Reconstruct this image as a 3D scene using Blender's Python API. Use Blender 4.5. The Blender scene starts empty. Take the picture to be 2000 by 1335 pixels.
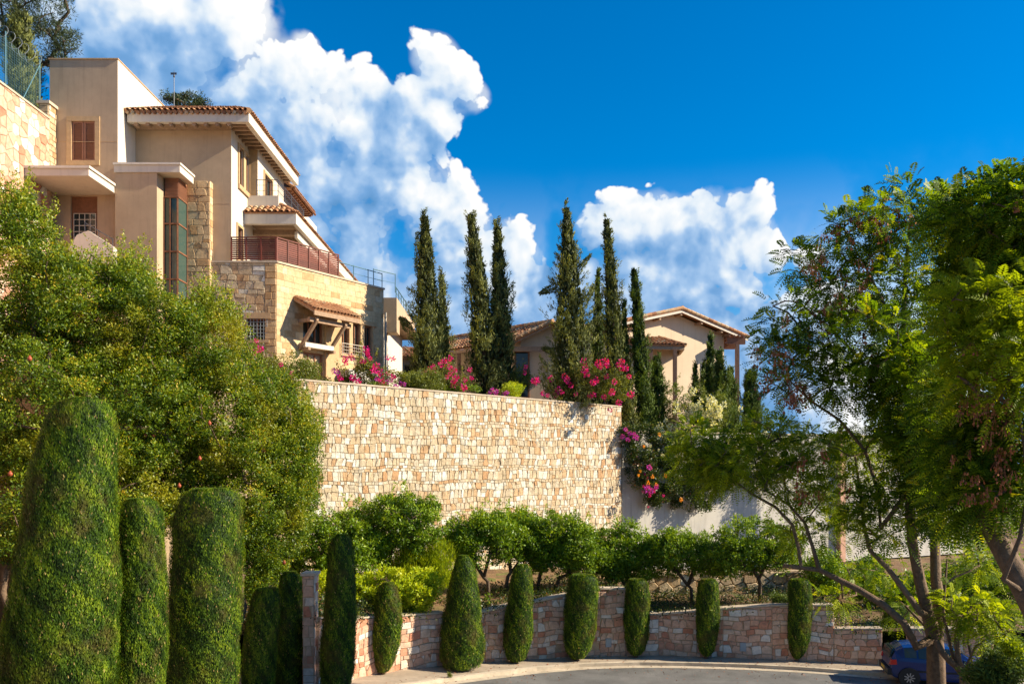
EXPO = .95; SUN_E = 5.0; SUN_EL = 31; SUN_AZ = -4.0; SKY_S = .088; SKY_SAT = 1.75; SKY_HUE = .503; CLOUD_S = .50; CL_BASE = -.06
import bpy, math, random
import numpy as np
from mathutils import Vector
R = math.radians
random.seed(7)
rng = np.random.default_rng(11)
F = 1667.0; EYE = 7.5; HY = 900.0
col = bpy.context.scene.collection
# ---------------------------------------------------------------- pixel -> place helpers
def ray(px, py): return ((px-1000.0)/F, 1.0, (HY-py)/F)
def at(px, py, D): return Vector(((px-1000.0)*D/F, D, EYE+(HY-py)*D/F))
def xx(px, D): return (px-1000.0)*D/F
def zz(py, D): return EYE+(HY-py)*D/F
def sp(t): return np.log1p(np.exp(np.clip(t*1.2, -30, 30)))/1.2
def ground(x, y):
    return 0.2*sp(26.5-y)+0.075*np.minimum(sp(1.0-x), 14.0)*np.clip((60-y)/20, 0, 1)
def gp(px, py, dz=0.0):
    a, _, c = ray(px, py); t = 8.0
    while t < 120:
        if EYE+c*t <= ground(a*t, t)+dz: break
        t += 0.02
    return Vector((a*t, t, float(ground(a*t, t))+dz))
# ---------------------------------------------------------------- objects
ORG = {}
def tag(o, label=None, cat=None, group=None, kind=None):
    if label: o['label'] = label
    if cat: o['category'] = cat
    if group: o['group'] = group
    if kind: o['kind'] = kind
    return o
def thing(name, label, cat, loc, group=None):
    o = bpy.data.objects.new(name, None); col.objects.link(o)
    o.empty_display_size = .2; o.location = loc
    tag(o, label, cat, group); ORG[o.name] = np.array(loc, float); return o
def link(name, me, parent=None, org=None):
    o = bpy.data.objects.new(name, me); col.objects.link(o)
    if parent is not None:
        o.parent = parent; ORG[o.name] = ORG[parent.name]
    else:
        ORG[o.name] = np.array(org if org is not None else (0, 0, 0), float)
        o.location = ORG[o.name]
    return o
def mesh_np(name, V, sizes, loops, vals, mat, parent=None, org=None, smooth=False, extra=None):
    if parent is not None: V = V-ORG[parent.name]
    elif org is not None: V = V-np.array(org)
    me = bpy.data.meshes.new(name)
    me.vertices.add(len(V)); me.vertices.foreach_set('co', np.ascontiguousarray(V, dtype=np.float32).ravel())
    me.loops.add(len(loops)); me.loops.foreach_set('vertex_index', np.ascontiguousarray(loops, dtype=np.int32))
    n = len(sizes); me.polygons.add(n)
    st = np.concatenate([[0], np.cumsum(sizes)[:-1]]).astype(np.int32)
    me.polygons.foreach_set('loop_start', st)
    me.polygons.foreach_set('use_smooth', np.full(n, bool(smooth)))
    a = me.attributes.new('v', 'FLOAT', 'FACE'); a.data.foreach_set('value', np.ascontiguousarray(vals, dtype=np.float32))
    mats = mat if isinstance(mat, (list, tuple)) else [mat]
    for m in mats: me.materials.append(m)
    if extra is not None: me.polygons.foreach_set('material_index', np.ascontiguousarray(extra, dtype=np.int32))
    me.update(calc_edges=True); me.validate()
    return link(name, me, parent, org)
def quads_obj(name, V, vals, mat, parent=None, org=None):
    n = len(V)//4
    return mesh_np(name, V, np.full(n, 4), np.arange(n*4), vals, mat, parent, org)
class MB:
    def __init__(s): s.v = []; s.f = []; s.c = []; s.m = []
    def poly(s, pts, c=.5, m=0):
        i = len(s.v); s.v += [tuple(p) for p in pts]; s.f.append(tuple(range(i, i+len(pts)))); s.c.append(c); s.m.append(m)
    def hexa(s, p, c=.5, m=0):      # p[0:4] bottom ring, p[4:8] top ring
        i = len(s.v); s.v += [tuple(q) for q in p]
        for f in ((3, 2, 1, 0), (4, 5, 6, 7), (0, 1, 5, 4), (1, 2, 6, 5), (2, 3, 7, 6), (3, 0, 4, 7)):
            s.f.append(tuple(i+k for k in f)); s.c.append(c); s.m.append(m)
    def box(s, x0, x1, y0, y1, z0, z1, c=.5, m=0):
        s.hexa([(x0, y0, z0), (x1, y0, z0), (x1, y1, z0), (x0, y1, z0), (x0, y0, z1), (x1, y0, z1), (x1, y1, z1), (x0, y1, z1)], c, m)
    def fbox(s, fr, u0, u1, v0, v1, w0, w1, c=.5, m=0):
        s.hexa([fr.pt(u0, v0, w1), fr.pt(u1, v0, w1), fr.pt(u1, v0, w0), fr.pt(u0, v0, w0),
                fr.pt(u0, v1, w1), fr.pt(u1, v1, w1), fr.pt(u1, v1, w0), fr.pt(u0, v1, w0)], c, m)
    def beam(s, a, b, w, h, c=.5, m=0, up=(0, 0, 1)):
        a = Vector(a); b = Vector(b); d = (b-a).normalized(); sd = d.cross(Vector(up))
        if sd.length < 1e-4: sd = d.cross(Vector((1, 0, 0)))
        sd.normalize(); u = sd.cross(d).normalized(); sd *= w/2; u *= h/2
        s.hexa([a-sd-u, b-sd-u, b+sd-u, a+sd-u, a-sd+u, b-sd+u, b+sd+u, a+sd+u], c, m)
    def tube(s, pts, rad, n=8, c=.5, m=0, cap=True):
        pts = [Vector(p) for p in pts]
        if not hasattr(rad, '__len__'): rad = [rad]*len(pts)
        i0 = len(s.v); prev = None
        for k, p in enumerate(pts):
            d = (pts[min(k+1, len(pts)-1)]-pts[max(k-1, 0)])
            if d.length < 1e-6: d = Vector((0, 0, 1))
            d.normalize()
            if prev is None: a = d.orthogonal().normalized()
            else:
                a = prev-d*prev.dot(d)
                a = a.normalized() if a.length > 1e-5 else d.orthogonal().normalized()
            prev = a; b = d.cross(a)
            for j in range(n):
                t = 2*math.pi*j/n; s.v.append(tuple(p+(a*math.cos(t)+b*math.sin(t))*rad[k]))
        for k in range(len(pts)-1):
            for j in range(n):
                q = i0+k*n; s.f.append((q+j, q+(j+1) % n, q+n+(j+1) % n, q+n+j)); s.c.append(c); s.m.append(m)
        if cap:
            s.f.append(tuple(i0+j for j in reversed(range(n)))); s.c.append(c); s.m.append(m)
            q = i0+(len(pts)-1)*n; s.f.append(tuple(q+j for j in range(n))); s.c.append(c); s.m.append(m)
    def lathe(s, cen, prof, n=16, axis='z', c=.5, m=0):
        i0 = len(s.v)
        for (r, h) in prof:
            for j in range(n):
                t = 2*math.pi*j/n; a, b = r*math.cos(t), r*math.sin(t)
                s.v.append((cen[0]+a, cen[1]+b, cen[2]+h) if axis == 'z' else (cen[0]+a, cen[1]+h, cen[2]+b))
        for k in range(len(prof)-1):
            for j in range(n):
                q = i0+k*n; s.f.append((q+j, q+(j+1) % n, q+n+(j+1) % n, q+n+j)); s.c.append(c); s.m.append(m)
        s.f.append(tuple(i0+j for j in range(n))); s.c.append(c); s.m.append(m)
        q = i0+(len(prof)-1)*n; s.f.append(tuple(q+j for j in range(n))); s.c.append(c); s.m.append(m)
    def build(s, name, mat, parent=None, org=None, smooth=False):
        if parent is None and org is None: org = tuple(np.mean(np.array(s.v), 0)*np.array((1, 1, 0))+np.array((0, 0, min(p[2] for p in s.v))))
        return mesh_np(name, np.array(s.v, float), np.array([len(f) for f in s.f]), np.array([i for f in s.f for i in f]), np.array(s.c), mat, parent, org, smooth, np.array(s.m))
def build_each(mb, name, mat, parent):
    # every separate piece of a collector becomes an object of its own
    par = list(range(len(mb.v)))
    def find(i):
        while par[i] != i: par[i] = par[par[i]]; i = par[i]
        return i
    for f in mb.f:
        r = find(f[0])
        for i in f[1:]: par[find(i)] = r
    g = {}
    for k, f in enumerate(mb.f): g.setdefault(find(f[0]), []).append(k)
    out = []
    for fs in g.values():
        n = MB(); mp = {}
        for k in fs:
            for i in mb.f[k]:
                if i not in mp: mp[i] = len(n.v); n.v.append(mb.v[i])
            n.f.append(tuple(mp[i] for i in mb.f[k])); n.c.append(mb.c[k]); n.m.append(mb.m[k])
        out.append(n.build(name, mat, parent))
    return out
class Fr:                      # upright plane: u runs along, v is height, w comes out of the face
    def __init__(s, o, u):
        l = math.hypot(*u); s.o = o; s.u = (u[0]/l, u[1]/l); s.n = (s.u[1], -s.u[0])
    def pt(s, u, v, w=0.0): return (s.o[0]+s.u[0]*u+s.n[0]*w, s.o[1]+s.u[1]*u+s.n[1]*w, v)
    def hit(s, px, py, w=0.0):
        a, _, c = ray(px, py); ox = s.o[0]+s.n[0]*w; oy = s.o[1]+s.n[1]*w
        det = a*(-s.u[1])+s.u[0]
        t = (ox*(-s.u[1])+s.u[0]*oy)/det; U = (a*oy-ox)/det
        return U, EYE+c*t
    def rect(s, x0, y0, x1, y1, w=0.0):   # left px, top py at left edge, right px, bottom py at left edge
        u0, v1 = s.hit(x0, y0, w); _, v0 = s.hit(x0, y1, w); u1, _ = s.hit(x1, y0, w)
        return (min(u0, u1), max(u0, u1), v0, v1)
FRONT = lambda x, y: Fr((x, y), (1, 0))
SIDE = lambda x, y: Fr((x, y), (0, 1))
def facade(mb, fr, u0, u1, v0, v1, holes=(), depth=.18, thick=.25, c=.5):
    """wall sheet with real openings and reveals, a back sheet and closed edges"""
    us = sorted({u0, u1} | {h[0] for h in holes} | {h[1] for h in holes}); vs = sorted({v0, v1} | {h[2] for h in holes} | {h[3] for h in holes})
    us = [u for u in us if u0 <= u <= u1]; vs = [v for v in vs if v0 <= v <= v1]
    for a, b in zip(us, us[1:]):
        for d, e in zip(vs, vs[1:]):
            mu, mv = (a+b)/2, (d+e)/2
            if any(h[0] < mu < h[1] and h[2] < mv < h[3] for h in holes): continue
            mb.poly([fr.pt(a, d), fr.pt(b, d), fr.pt(b, e), fr.pt(a, e)], c)
    for (a, b, d, e) in holes:
        q = [(a, d), (b, d), (b, e), (a, e)]
        for k in range(4):
            p1, p2 = q[k], q[(k+1) % 4]
            mb.poly([fr.pt(*p2), fr.pt(*p1), fr.pt(p1[0], p1[1], -depth), fr.pt(p2[0], p2[1], -depth)], c)
    mb.poly([fr.pt(u1, v0, -thick), fr.pt(u0, v0, -thick), fr.pt(u0, v1, -thick), fr.pt(u1, v1, -thick)], c)
    mb.poly([fr.pt(u0, v1), fr.pt(u1, v1), fr.pt(u1, v1, -thick), fr.pt(u0, v1, -thick)], c)
    mb.poly([fr.pt(u1, v0), fr.pt(u1, v1), fr.pt(u1, v1, -thick), fr.pt(u1, v0, -thick)][::-1], c)
    mb.poly([fr.pt(u0, v0), fr.pt(u0, v1), fr.pt(u0, v1, -thick), fr.pt(u0, v0, -thick)], c)
# ---------------------------------------------------------------- materials
MATS = {}
def newmat(name):
    m = bpy.data.materials.new(name); m.use_nodes = True; nt = m.node_tree; nt.nodes.clear(); MATS[name] = m
    return m, nt, nt.nodes, nt.links
def ramp(N, stops):
    r = N.new('ShaderNodeValToRGB'); e = r.color_ramp.elements
    while len(e) < len(stops): e.new(.5)
    for k, (p, c) in enumerate(stops): e[k].position = p; e[k].color = (*c, 1)
    return r
def noise(N, L, scale, detail=5, rough=.6, vec=None, sc=None):
    n = N.new('ShaderNodeTexNoise'); n.inputs['Scale'].default_value = scale; n.inputs['Detail'].default_value = detail; n.inputs['Roughness'].default_value = rough
    g = N.new('ShaderNodeNewGeometry') if vec is None else None
    src = g.outputs['Position'] if vec is None else vec
    if sc:
        mp = N.new('ShaderNodeMapping'); mp.inputs['Scale'].default_value = sc; L.new(src, mp.inputs['Vector']); src = mp.outputs['Vector']
    L.new(src, n.inputs['Vector']); return n
def hard(name, stops, rough=.85, mott=.25, mscale=3.0, bump=.15, bscale=25, metal=0, spec=.3, streak=0.0):
    """colour chosen per face by attribute v, mottled by noise, fine bump, optional dirt streaks running down"""
    m, nt, N, L = newmat(name)
    p = N.new('ShaderNodeBsdfPrincipled'); o = N.new('ShaderNodeOutputMaterial'); L.new(p.outputs[0], o.inputs[0])
    at_ = N.new('ShaderNodeAttribute'); at_.attribute_name = 'v'
    r = ramp(N, stops); L.new(at_.outputs['Fac'], r.inputs[0])
    n1 = noise(N, L, mscale, 6, .65)
    mr = N.new('ShaderNodeMapRange'); mr.inputs[1].default_value = .3; mr.inputs[2].default_value = .7; mr.inputs[3].default_value = 1-mott; mr.inputs[4].default_value = 1+mott*.6
    L.new(n1.outputs['Fac'], mr.inputs[0])
    mx = N.new('ShaderNodeVectorMath'); mx.operation = 'SCALE'; L.new(r.outputs[0], mx.inputs[0]); L.new(mr.outputs[0], mx.inputs['Scale'])
    out = mx.outputs[0]
    if streak:
        n3 = noise(N, L, 1.0, 5, .7, sc=(5, 5, .35))
        m3 = N.new('ShaderNodeMapRange'); m3.inputs[1].default_value = .5; m3.inputs[2].default_value = .72; m3.inputs[3].default_value = 1; m3.inputs[4].default_value = 1-streak
        L.new(n3.outputs['Fac'], m3.inputs[0])
        m4 = N.new('ShaderNodeVectorMath'); m4.operation = 'SCALE'; L.new(out, m4.inputs[0]); L.new(m3.outputs[0], m4.inputs['Scale']); out = m4.outputs[0]
    L.new(out, p.inputs['Base Color'])
    p.inputs['Roughness'].default_value = rough; p.inputs['Metallic'].default_value = metal; p.inputs['Specular IOR Level'].default_value = spec
    if bump:
        n2 = noise(N, L, bscale, 6, .7); b = N.new('ShaderNodeBump'); b.inputs['Strength'].default_value = bump; b.inputs['Distance'].default_value = .03
        L.new(n2.outputs['Fac'], b.inputs['Height']); L.new(b.outputs[0], p.inputs['Normal'])
    return m
def leafmat(name, stops, trans=.35, rough=.45, spec=.4, big=.0, bigscale=.6, bigcol=(.3, .3, .05)):
    m, nt, N, L = newmat(name)
    o = N.new('ShaderNodeOutputMaterial'); p = N.new('ShaderNodeBsdfPrincipled'); t = N.new('ShaderNodeBsdfTranslucent'); mix = N.new('ShaderNodeMixShader')
    at_ = N.new('ShaderNodeAttribute'); at_.attribute_name = 'v'; r = ramp(N, stops); L.new(at_.outputs['Fac'], r.inputs[0])
    c = r.outputs[0]
    if big:
        n1 = noise(N, L, bigscale, 3, .6)
        mr = N.new('ShaderNodeMapRange'); mr.inputs[1].default_value = .52; mr.inputs[2].default_value = .68; mr.inputs[3].default_value = 0; mr.inputs[4].default_value = big
        L.new(n1.outputs['Fac'], mr.inputs[0])
        mc = N.new('ShaderNodeMixRGB'); L.new(mr.outputs[0], mc.inputs[0]); L.new(c, mc.inputs[1]); mc.inputs[2].default_value = (*bigcol, 1); c = mc.outputs[0]
    L.new(c, p.inputs['Base Color'])
    hs = N.new('ShaderNodeVectorMath'); hs.operation = 'MULTIPLY'; hs.inputs[1].default_value = (1.6, 1.4, .35); L.new(c, hs.inputs[0]); L.new(hs.outputs[0], t.inputs[0])
    p.inputs['Roughness'].default_value = rough; p.inputs['Specular IOR Level'].default_value = spec
    mix.inputs[0].default_value = trans; L.new(p.outputs[0], mix.inputs[1]); L.new(t.outputs[0], mix.inputs[2]); L.new(mix.outputs[0], o.inputs[0])
    return m
S2 = lambda a, b: [(0, a), (1, b)]
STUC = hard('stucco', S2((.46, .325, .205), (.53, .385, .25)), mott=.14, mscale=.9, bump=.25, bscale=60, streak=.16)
STUCW = hard('white_stucco', S2((.62, .54, .44), (.70, .62, .52)), mott=.08, mscale=.7, bump=.15, bscale=50, streak=.14)  # white trim colour; also paints the sunlight on the house's right-hand walls
CREAM = hard('grey_cream_render', S2((.50, .47, .42), (.56, .52, .46)), mott=.15, mscale=.5, bump=.3, bscale=40, streak=.25)
VILLA = hard('villa_render', S2((.60, .42, .26), (.70, .58, .43)), mott=.10, mscale=.5, bump=.15, streak=.10)
STONEP = [(0, (.52, .29, .14)), (.14, (.56, .36, .19)), (.28, (.58, .42, .25)), (.5, (.60, .47, .30)), (.72, (.63, .52, .37)), (.86, (.67, .59, .45)), (1, (.78, .73, .62))]
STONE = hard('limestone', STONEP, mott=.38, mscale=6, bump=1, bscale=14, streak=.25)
PINKP = [(0, (.54, .22, .13)), (.3, (.62, .33, .21)), (.6, (.68, .43, .30)), (.85, (.70, .52, .38)), (1, (.76, .70, .62))]
PINK = hard('pink_limestone', PINKP, mott=.28, mscale=5, bump=.9, bscale=14)
ASHP = [(0, (.50, .29, .13)), (.4, (.62, .42, .22)), (.8, (.68, .50, .29)), (1, (.72, .57, .38))]
ASH = hard('ashlar', ASHP, mott=.25, mscale=6, bump=.9, bscale=16, streak=.08)
MORT = hard('mortar', S2((.46, .33, .20), (.54, .40, .26)), mott=.3, bump=.5)
COP = hard('coping', S2((.50, .40, .29), (.60, .48, .35)), mott=.25, bump=.5)
TILE = hard('terracotta', [(0, (.20, .09, .05)), (.3, (.38, .17, .08)), (.6, (.50, .25, .12)), (.85, (.55, .35, .19)), (1, (.45, .36, .24))], mott=.4, mscale=9, bump=.5, bscale=30)
WOOD = hard('brown_wood', S2((.20, .085, .045), (.28, .12, .06)), rough=.6, mott=.3, mscale=6, bump=.4)
SHUT = hard('shutter_wood', S2((.30, .14, .08), (.36, .17, .10)), rough=.6, mott=.1, bump=.1)
PALEW = hard('pale_timber', S2((.34, .22, .14), (.42, .28, .18)), mott=.3, mscale=8, bump=.4)
GREYW = hard('weathered_post', S2((.24, .13, .08), (.30, .17, .11)), mott=.3, mscale=8, bump=.4)
REDW = hard('red_wood', S2((.12, .030, .018), (.20, .05, .03)), rough=.5, mott=.2, mscale=8, bump=.1)
TRIM = hard('sandstone_trim', S2((.50, .33, .17), (.56, .38, .21)), mott=.15, mscale=5, bump=.4)
IRON = hard('iron', S2((.10, .10, .11), (.14, .14, .15)), rough=.45, metal=.6, mott=.1, bump=0)
BLUEI = hard('blue_painted_steel', S2((.06, .16, .20), (.09, .20, .24)), rough=.5, mott=.1, bump=0)
ASPH = hard('asphalt', S2((.15, .145, .135), (.17, .16, .15)), mott=.35, mscale=.7, bump=.5, bscale=120)
PAVE = hard('pavement', S2((.34, .27, .20), (.40, .32, .24)), mott=.2, mscale=2, bump=.4, bscale=60)
KERB = hard('kerb', S2((.46, .38, .28), (.54, .45, .34)), mott=.2, mscale=4, bump=.4)
SOIL = hard('soil', [(0, (.16, .09, .045)), (.6, (.22, .13, .06)), (1, (.12, .12, .03))], mott=.5, mscale=2, bump=1, bscale=10)
DARKI = hard('dark_interior', S2((.02, .016, .012), (.03, .02, .015)), mott=.1, bump=0)
BARK = hard('bark', S2((.15, .095, .06), (.22, .145, .09)), mott=.45, mscale=9, bump=1, bscale=22)
DBARK = hard('dark_bark', S2((.09, .06, .04), (.13, .09, .06)), mott=.4, mscale=12, bump=1, bscale=25)
GALV = hard('galvanised_plate', S2((.30, .34, .36), (.34, .38, .40)), rough=.5, mott=.1, bump=0)
def glassmat(name, colr=(.02, .03, .03), rough=.04):
    m, nt, N, L = newmat(name); p = N.new('ShaderNodeBsdfPrincipled'); o = N.new('ShaderNodeOutputMaterial'); L.new(p.outputs[0], o.inputs[0])
    p.inputs['Base Color'].default_value = (*colr, 1); p.inputs['Roughness'].default_value = rough; p.inputs['Specular IOR Level'].default_value = .45
    return m
GLASS = glassmat('window_glass'); GLASSG = glassmat('green_glass', (.05, .085, .07), .05)
L_POM = leafmat('pomegranate_leaf', [(0, (.022, .05, .006)), (.35, (.085, .155, .008)), (.7, (.21, .29, .012)), (.9, (.42, .43, .03)), (1, (.52, .36, .03))], big=.6, bigscale=.6, bigcol=(.42, .36, .02))
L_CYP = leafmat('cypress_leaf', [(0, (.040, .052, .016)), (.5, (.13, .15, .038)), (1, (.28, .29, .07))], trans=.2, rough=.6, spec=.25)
L_CYP2 = leafmat('green_cypress_leaf', [(0, (.035, .055, .012)), (.5, (.085, .135, .02)), (1, (.16, .22, .03))], trans=.2, rough=.6, spec=.25)
L_TOP = leafmat('topiary_leaf', [(0, (.010, .024, .004)), (.4, (.050, .105, .006)), (.7, (.115, .195, .010)), (.93, (.23, .31, .014)), (1, (.50, .36, .13))], trans=.28, rough=.55, spec=.25, big=.65, bigscale=1.7, bigcol=(.13, .10, .025))
L_CIT = leafmat('citrus_leaf', [(0, (.035, .08, .006)), (.5, (.15, .26, .010)), (1, (.36, .46, .02))], trans=.3)
L_YEL = leafmat('yellow_green_leaf', [(0, (.22, .32, .012)), (.5, (.42, .52, .015)), (1, (.64, .66, .03))], trans=.35)
L_JAC = leafmat('jacaranda_leaf', [(0, (.02, .045, .004)), (.4, (.09, .17, .008)), (.75, (.24, .34, .012)), (1, (.48, .46, .02))], trans=.5, rough=.5, spec=.25)
L_JAC2 = leafmat('bright_jacaranda_leaf', [(0, (.09, .14, .006)), (.5, (.24, .33, .010)), (1, (.45, .50, .02))], trans=.5, rough=.5, spec=.25)  # lighter copy of the leaf; also paints sunlight on the lower branches
L_OLV = leafmat('olive_green_leaf', [(0, (.07, .10, .015)), (.5, (.15, .19, .025)), (1, (.26, .29, .04))], trans=.3)
L_PINE = leafmat('pine_leaf', [(0, (.022, .040, .018)), (.5, (.045, .07, .025)), (1, (.09, .115, .035))], trans=.15, rough=.6)
L_BOU = leafmat('bougainvillea_leaf', [(0, (.05, .06, .01)), (.5, (.14, .17, .015)), (1, (.30, .30, .03))], trans=.3)
P_MAG = leafmat('magenta_bract', [(0, (.44, .006, .14)), (.5, (.62, .012, .24)), (1, (.72, .06, .36))], trans=.35, rough=.6, spec=.1)
P_PUR = leafmat('purple_bract', [(0, (.35, .02, .35)), (1, (.62, .08, .62))], trans=.35, rough=.6, spec=.1)
P_ORA = leafmat('orange_bloom', S2((.80, .25, .02), (.90, .45, .05)), trans=.3, rough=.6, spec=.1)
L_VIN = leafmat('dark_vine_leaf', [(0, (.012, .028, .006)), (.6, (.05, .085, .012)), (.9, (.16, .19, .02)), (1, (.30, .14, .08))], trans=.25)
P_WHI = leafmat('white_bloom', S2((.60, .60, .40), (.80, .80, .62)), trans=.3, rough=.6, spec=.1)
P_POD = leafmat('seed_pod', S2((.20, .06, .03), (.42, .15, .06)), trans=.05, rough=.6, spec=.2)
P_FRU = leafmat('pomegranate_fruit', S2((.34, .06, .03), (.44, .12, .05)), trans=.05, rough=.4, spec=.3)
# ---------------------------------------------------------------- stones
def clip(poly, nx, ny, d):
    out = []; n = len(poly)
    for i in range(n):
        a, b = poly[i], poly[(i+1) % n]; da = nx*a[0]+ny*a[1]-d; db = nx*b[0]+ny*b[1]-d
        if da <= 0: out.append(a)
        if da*db < 0:
            t = da/(da-db); out.append((a[0]+(b[0]-a[0])*t, a[1]+(b[1]-a[1])*t))
    return out
def area(p): return .5*sum(p[i][0]*p[(i+1) % len(p)][1]-p[(i+1) % len(p)][0]*p[i][1] for i in range(len(p)))
def clip_convex(p, panel, inset=0):
    n = len(panel)
    for i in range(n):
        a, b = panel[i], panel[(i+1) % n]; ex, ey = b[0]-a[0], b[1]-a[1]; l = math.hypot(ex, ey)
        nx, ny = ey/l, -ex/l; p = clip(p, nx, ny, nx*a[0]+ny*a[1]-inset)
        if len(p) < 3: return []
    return p
def add_stone(mb, fn, p, joint, proud, c, rnd):
    if len(p) < 3 or area(p) < .004: return
    q = p; n = len(p); bad = False
    q = clip_convex(p, p, joint/2)
    if len(q) < 3 or area(q) < .002: return
    cx = sum(a[0] for a in q)/len(q); cy = sum(a[1] for a in q)/len(q)
    pr = proud*rnd.uniform(.6, 1.3); k = .90
    ring0 = [fn(a[0], a[1], -.004) for a in q]; ring1 = [fn(a[0], a[1], pr*.7) for a in q]
    sx, sy = rnd.uniform(-.04, .04)*.5, rnd.uniform(-.04, .04)*.5
    ring2 = [fn(cx+(a[0]-cx)*k, cy+(a[1]-cy)*k, pr+sx*(a[0]-cx)+sy*(a[1]-cy)) for a in q]
    i = len(mb.v); m = len(q); mb.v += ring0+ring1+ring2
    for j in range(m):
        j2 = (j+1) % m
        mb.f.append((i+j, i+j2, i+m+j2, i+m+j)); mb.f.append((i+m+j, i+m+j2, i+2*m+j2, i+2*m+j)); mb.c += [c, c]; mb.m += [0, 0]
    mb.f.append(tuple(i+2*m+j for j in range(m))); mb.c.append(c); mb.m.append(0)
def stones(mb, fn, panel, rows, wid, style='course', joint=.03, proud=.035, seed=1, bias=(0, 1), holes=(), white=.12, warp=.0):
    """panel: convex (u,v) polygon counter-clockwise; rows: cycle of row heights; wid(h) gives a mean stone width"""
    rnd = random.Random(seed); u0 = min(p[0] for p in panel); u1 = max(p[0] for p in panel); v0 = min(p[1] for p in panel); v1 = max(p[1] for p in panel)
    v = v0; k = 0
    def colr():
        r = rnd.random()
        if r < white: return rnd.uniform(.9, 1)
        if r < white+.13: return rnd.uniform(0, .22)
        return bias[0]+(bias[1]-bias[0])*min(1, max(0, rnd.gauss(.55, .18)))
    ph = [rnd.uniform(0, 6.28) for _ in range(4)]
    def wp(q): return (q[0]+warp*.7*math.sin(q[1]*3.1+q[0]*1.3+ph[0])+warp*.5*math.sin(q[1]*9+ph[1]), q[1]+warp*math.sin(q[0]*1.9+ph[2]+q[1])+warp*.6*math.sin(q[0]*6.3+ph[3]+q[1]*2))
    def emit(p):
        if warp: p = [wp(q) for q in p]
        p = clip_convex(p, panel)
        if len(p) < 3: return
        cx = sum(a[0] for a in p)/len(p); cy = sum(a[1] for a in p)/len(p)
        for h in holes:
            if h[0]-.02 < cx < h[1]+.02 and h[2]-.02 < cy < h[3]+.02: return
            x0, y0 = min(a[0] for a in p), min(a[1] for a in p); x1, y1 = max(a[0] for a in p), max(a[1] for a in p)
            if x1 > h[0] and x0 < h[1] and y1 > h[2] and y0 < h[3]:
                cand = [clip(p, 1, 0, h[0]), clip(p, -1, 0, -h[1]), clip(p, 0, 1, h[2]), clip(p, 0, -1, -h[3])]
                cand = [c for c in cand if len(c) > 2]
                if not cand: return
                p = max(cand, key=area)
        add_stone(mb, fn, p, joint, proud, colr(), rnd)
    if style == 'rubble':
        H = rows[0]; W = wid(H); pts = []
        while v < v1+H:
            u = u0-W+rnd.uniform(0, W)
            while u < u1+W: pts.append((u+rnd.uniform(-.3, .3)*W, v+rnd.uniform(-.32, .32)*H)); u += W*rnd.uniform(.7, 1.35)
            v += H
        for i, a in enumerate(pts):
            p = [(a[0]-2*W, a[1]-2*H), (a[0]+2*W, a[1]-2*H), (a[0]+2*W, a[1]+2*H), (a[0]-2*W, a[1]+2*H)]
            for b in pts:
                dx, dy = b[0]-a[0], b[1]-a[1]
                if b is a or abs(dx) > 3*W or abs(dy) > 3*H: continue
                p = clip(p, dx, dy, dx*(a[0]+b[0])/2+dy*(a[1]+b[1])/2)
                if len(p) < 3: break
            if len(p) > 2: emit(p)
        return
    while v < v1:
        h = rows[k % len(rows)]*rnd.uniform(.88, 1.12); k += 1; W = wid(h); u = u0-rnd.uniform(0, W); t = 0.0
        jit = .0 if style == 'ashlar' else .16
        while u < u1:
            w = W*rnd.uniform(.55, 1.5); t2 = rnd.uniform(-jit, jit)*min(W, h)*1.4
            b0, b1, a0, a1 = u, u+w, u+t, u+w+t2
            if style == 'course' and h > .24 and rnd.random() < .62 and w > .12:      # tombstone-shaped stone with small fillers beside its head
                s1, s2 = rnd.uniform(.05, .38)*w, rnd.uniform(.05, .38)*w; hh = rnd.uniform(.35, .75)*h
                emit([(b0, v), (b1, v), ((b1*.5+a1*.5), v+hh), (a1-s2, v+h), (a0+s1, v+h), ((b0*.5+a0*.5), v+hh)])
                emit([((b0*.5+a0*.5), v+hh), (a0+s1, v+h), (a0, v+h)]); emit([((b1*.5+a1*.5), v+hh), (a1, v+h), (a1-s2, v+h)])
            elif style == 'course' and h > .3 and rnd.random() < .3:
                mz = v+h*rnd.uniform(.35, .65); m0 = b0+(a0-b0)*(mz-v)/h; m1 = b1+(a1-b1)*(mz-v)/h
                emit([(b0, v), (b1, v), (m1, mz), (m0, mz)]); emit([(m0, mz), (m1, mz), (a1, v+h), (a0, v+h)])
            else: emit([(b0, v), (b1, v), (a1, v+h), (a0, v+h)])
            u += w; t = t2
        v += h
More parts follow.
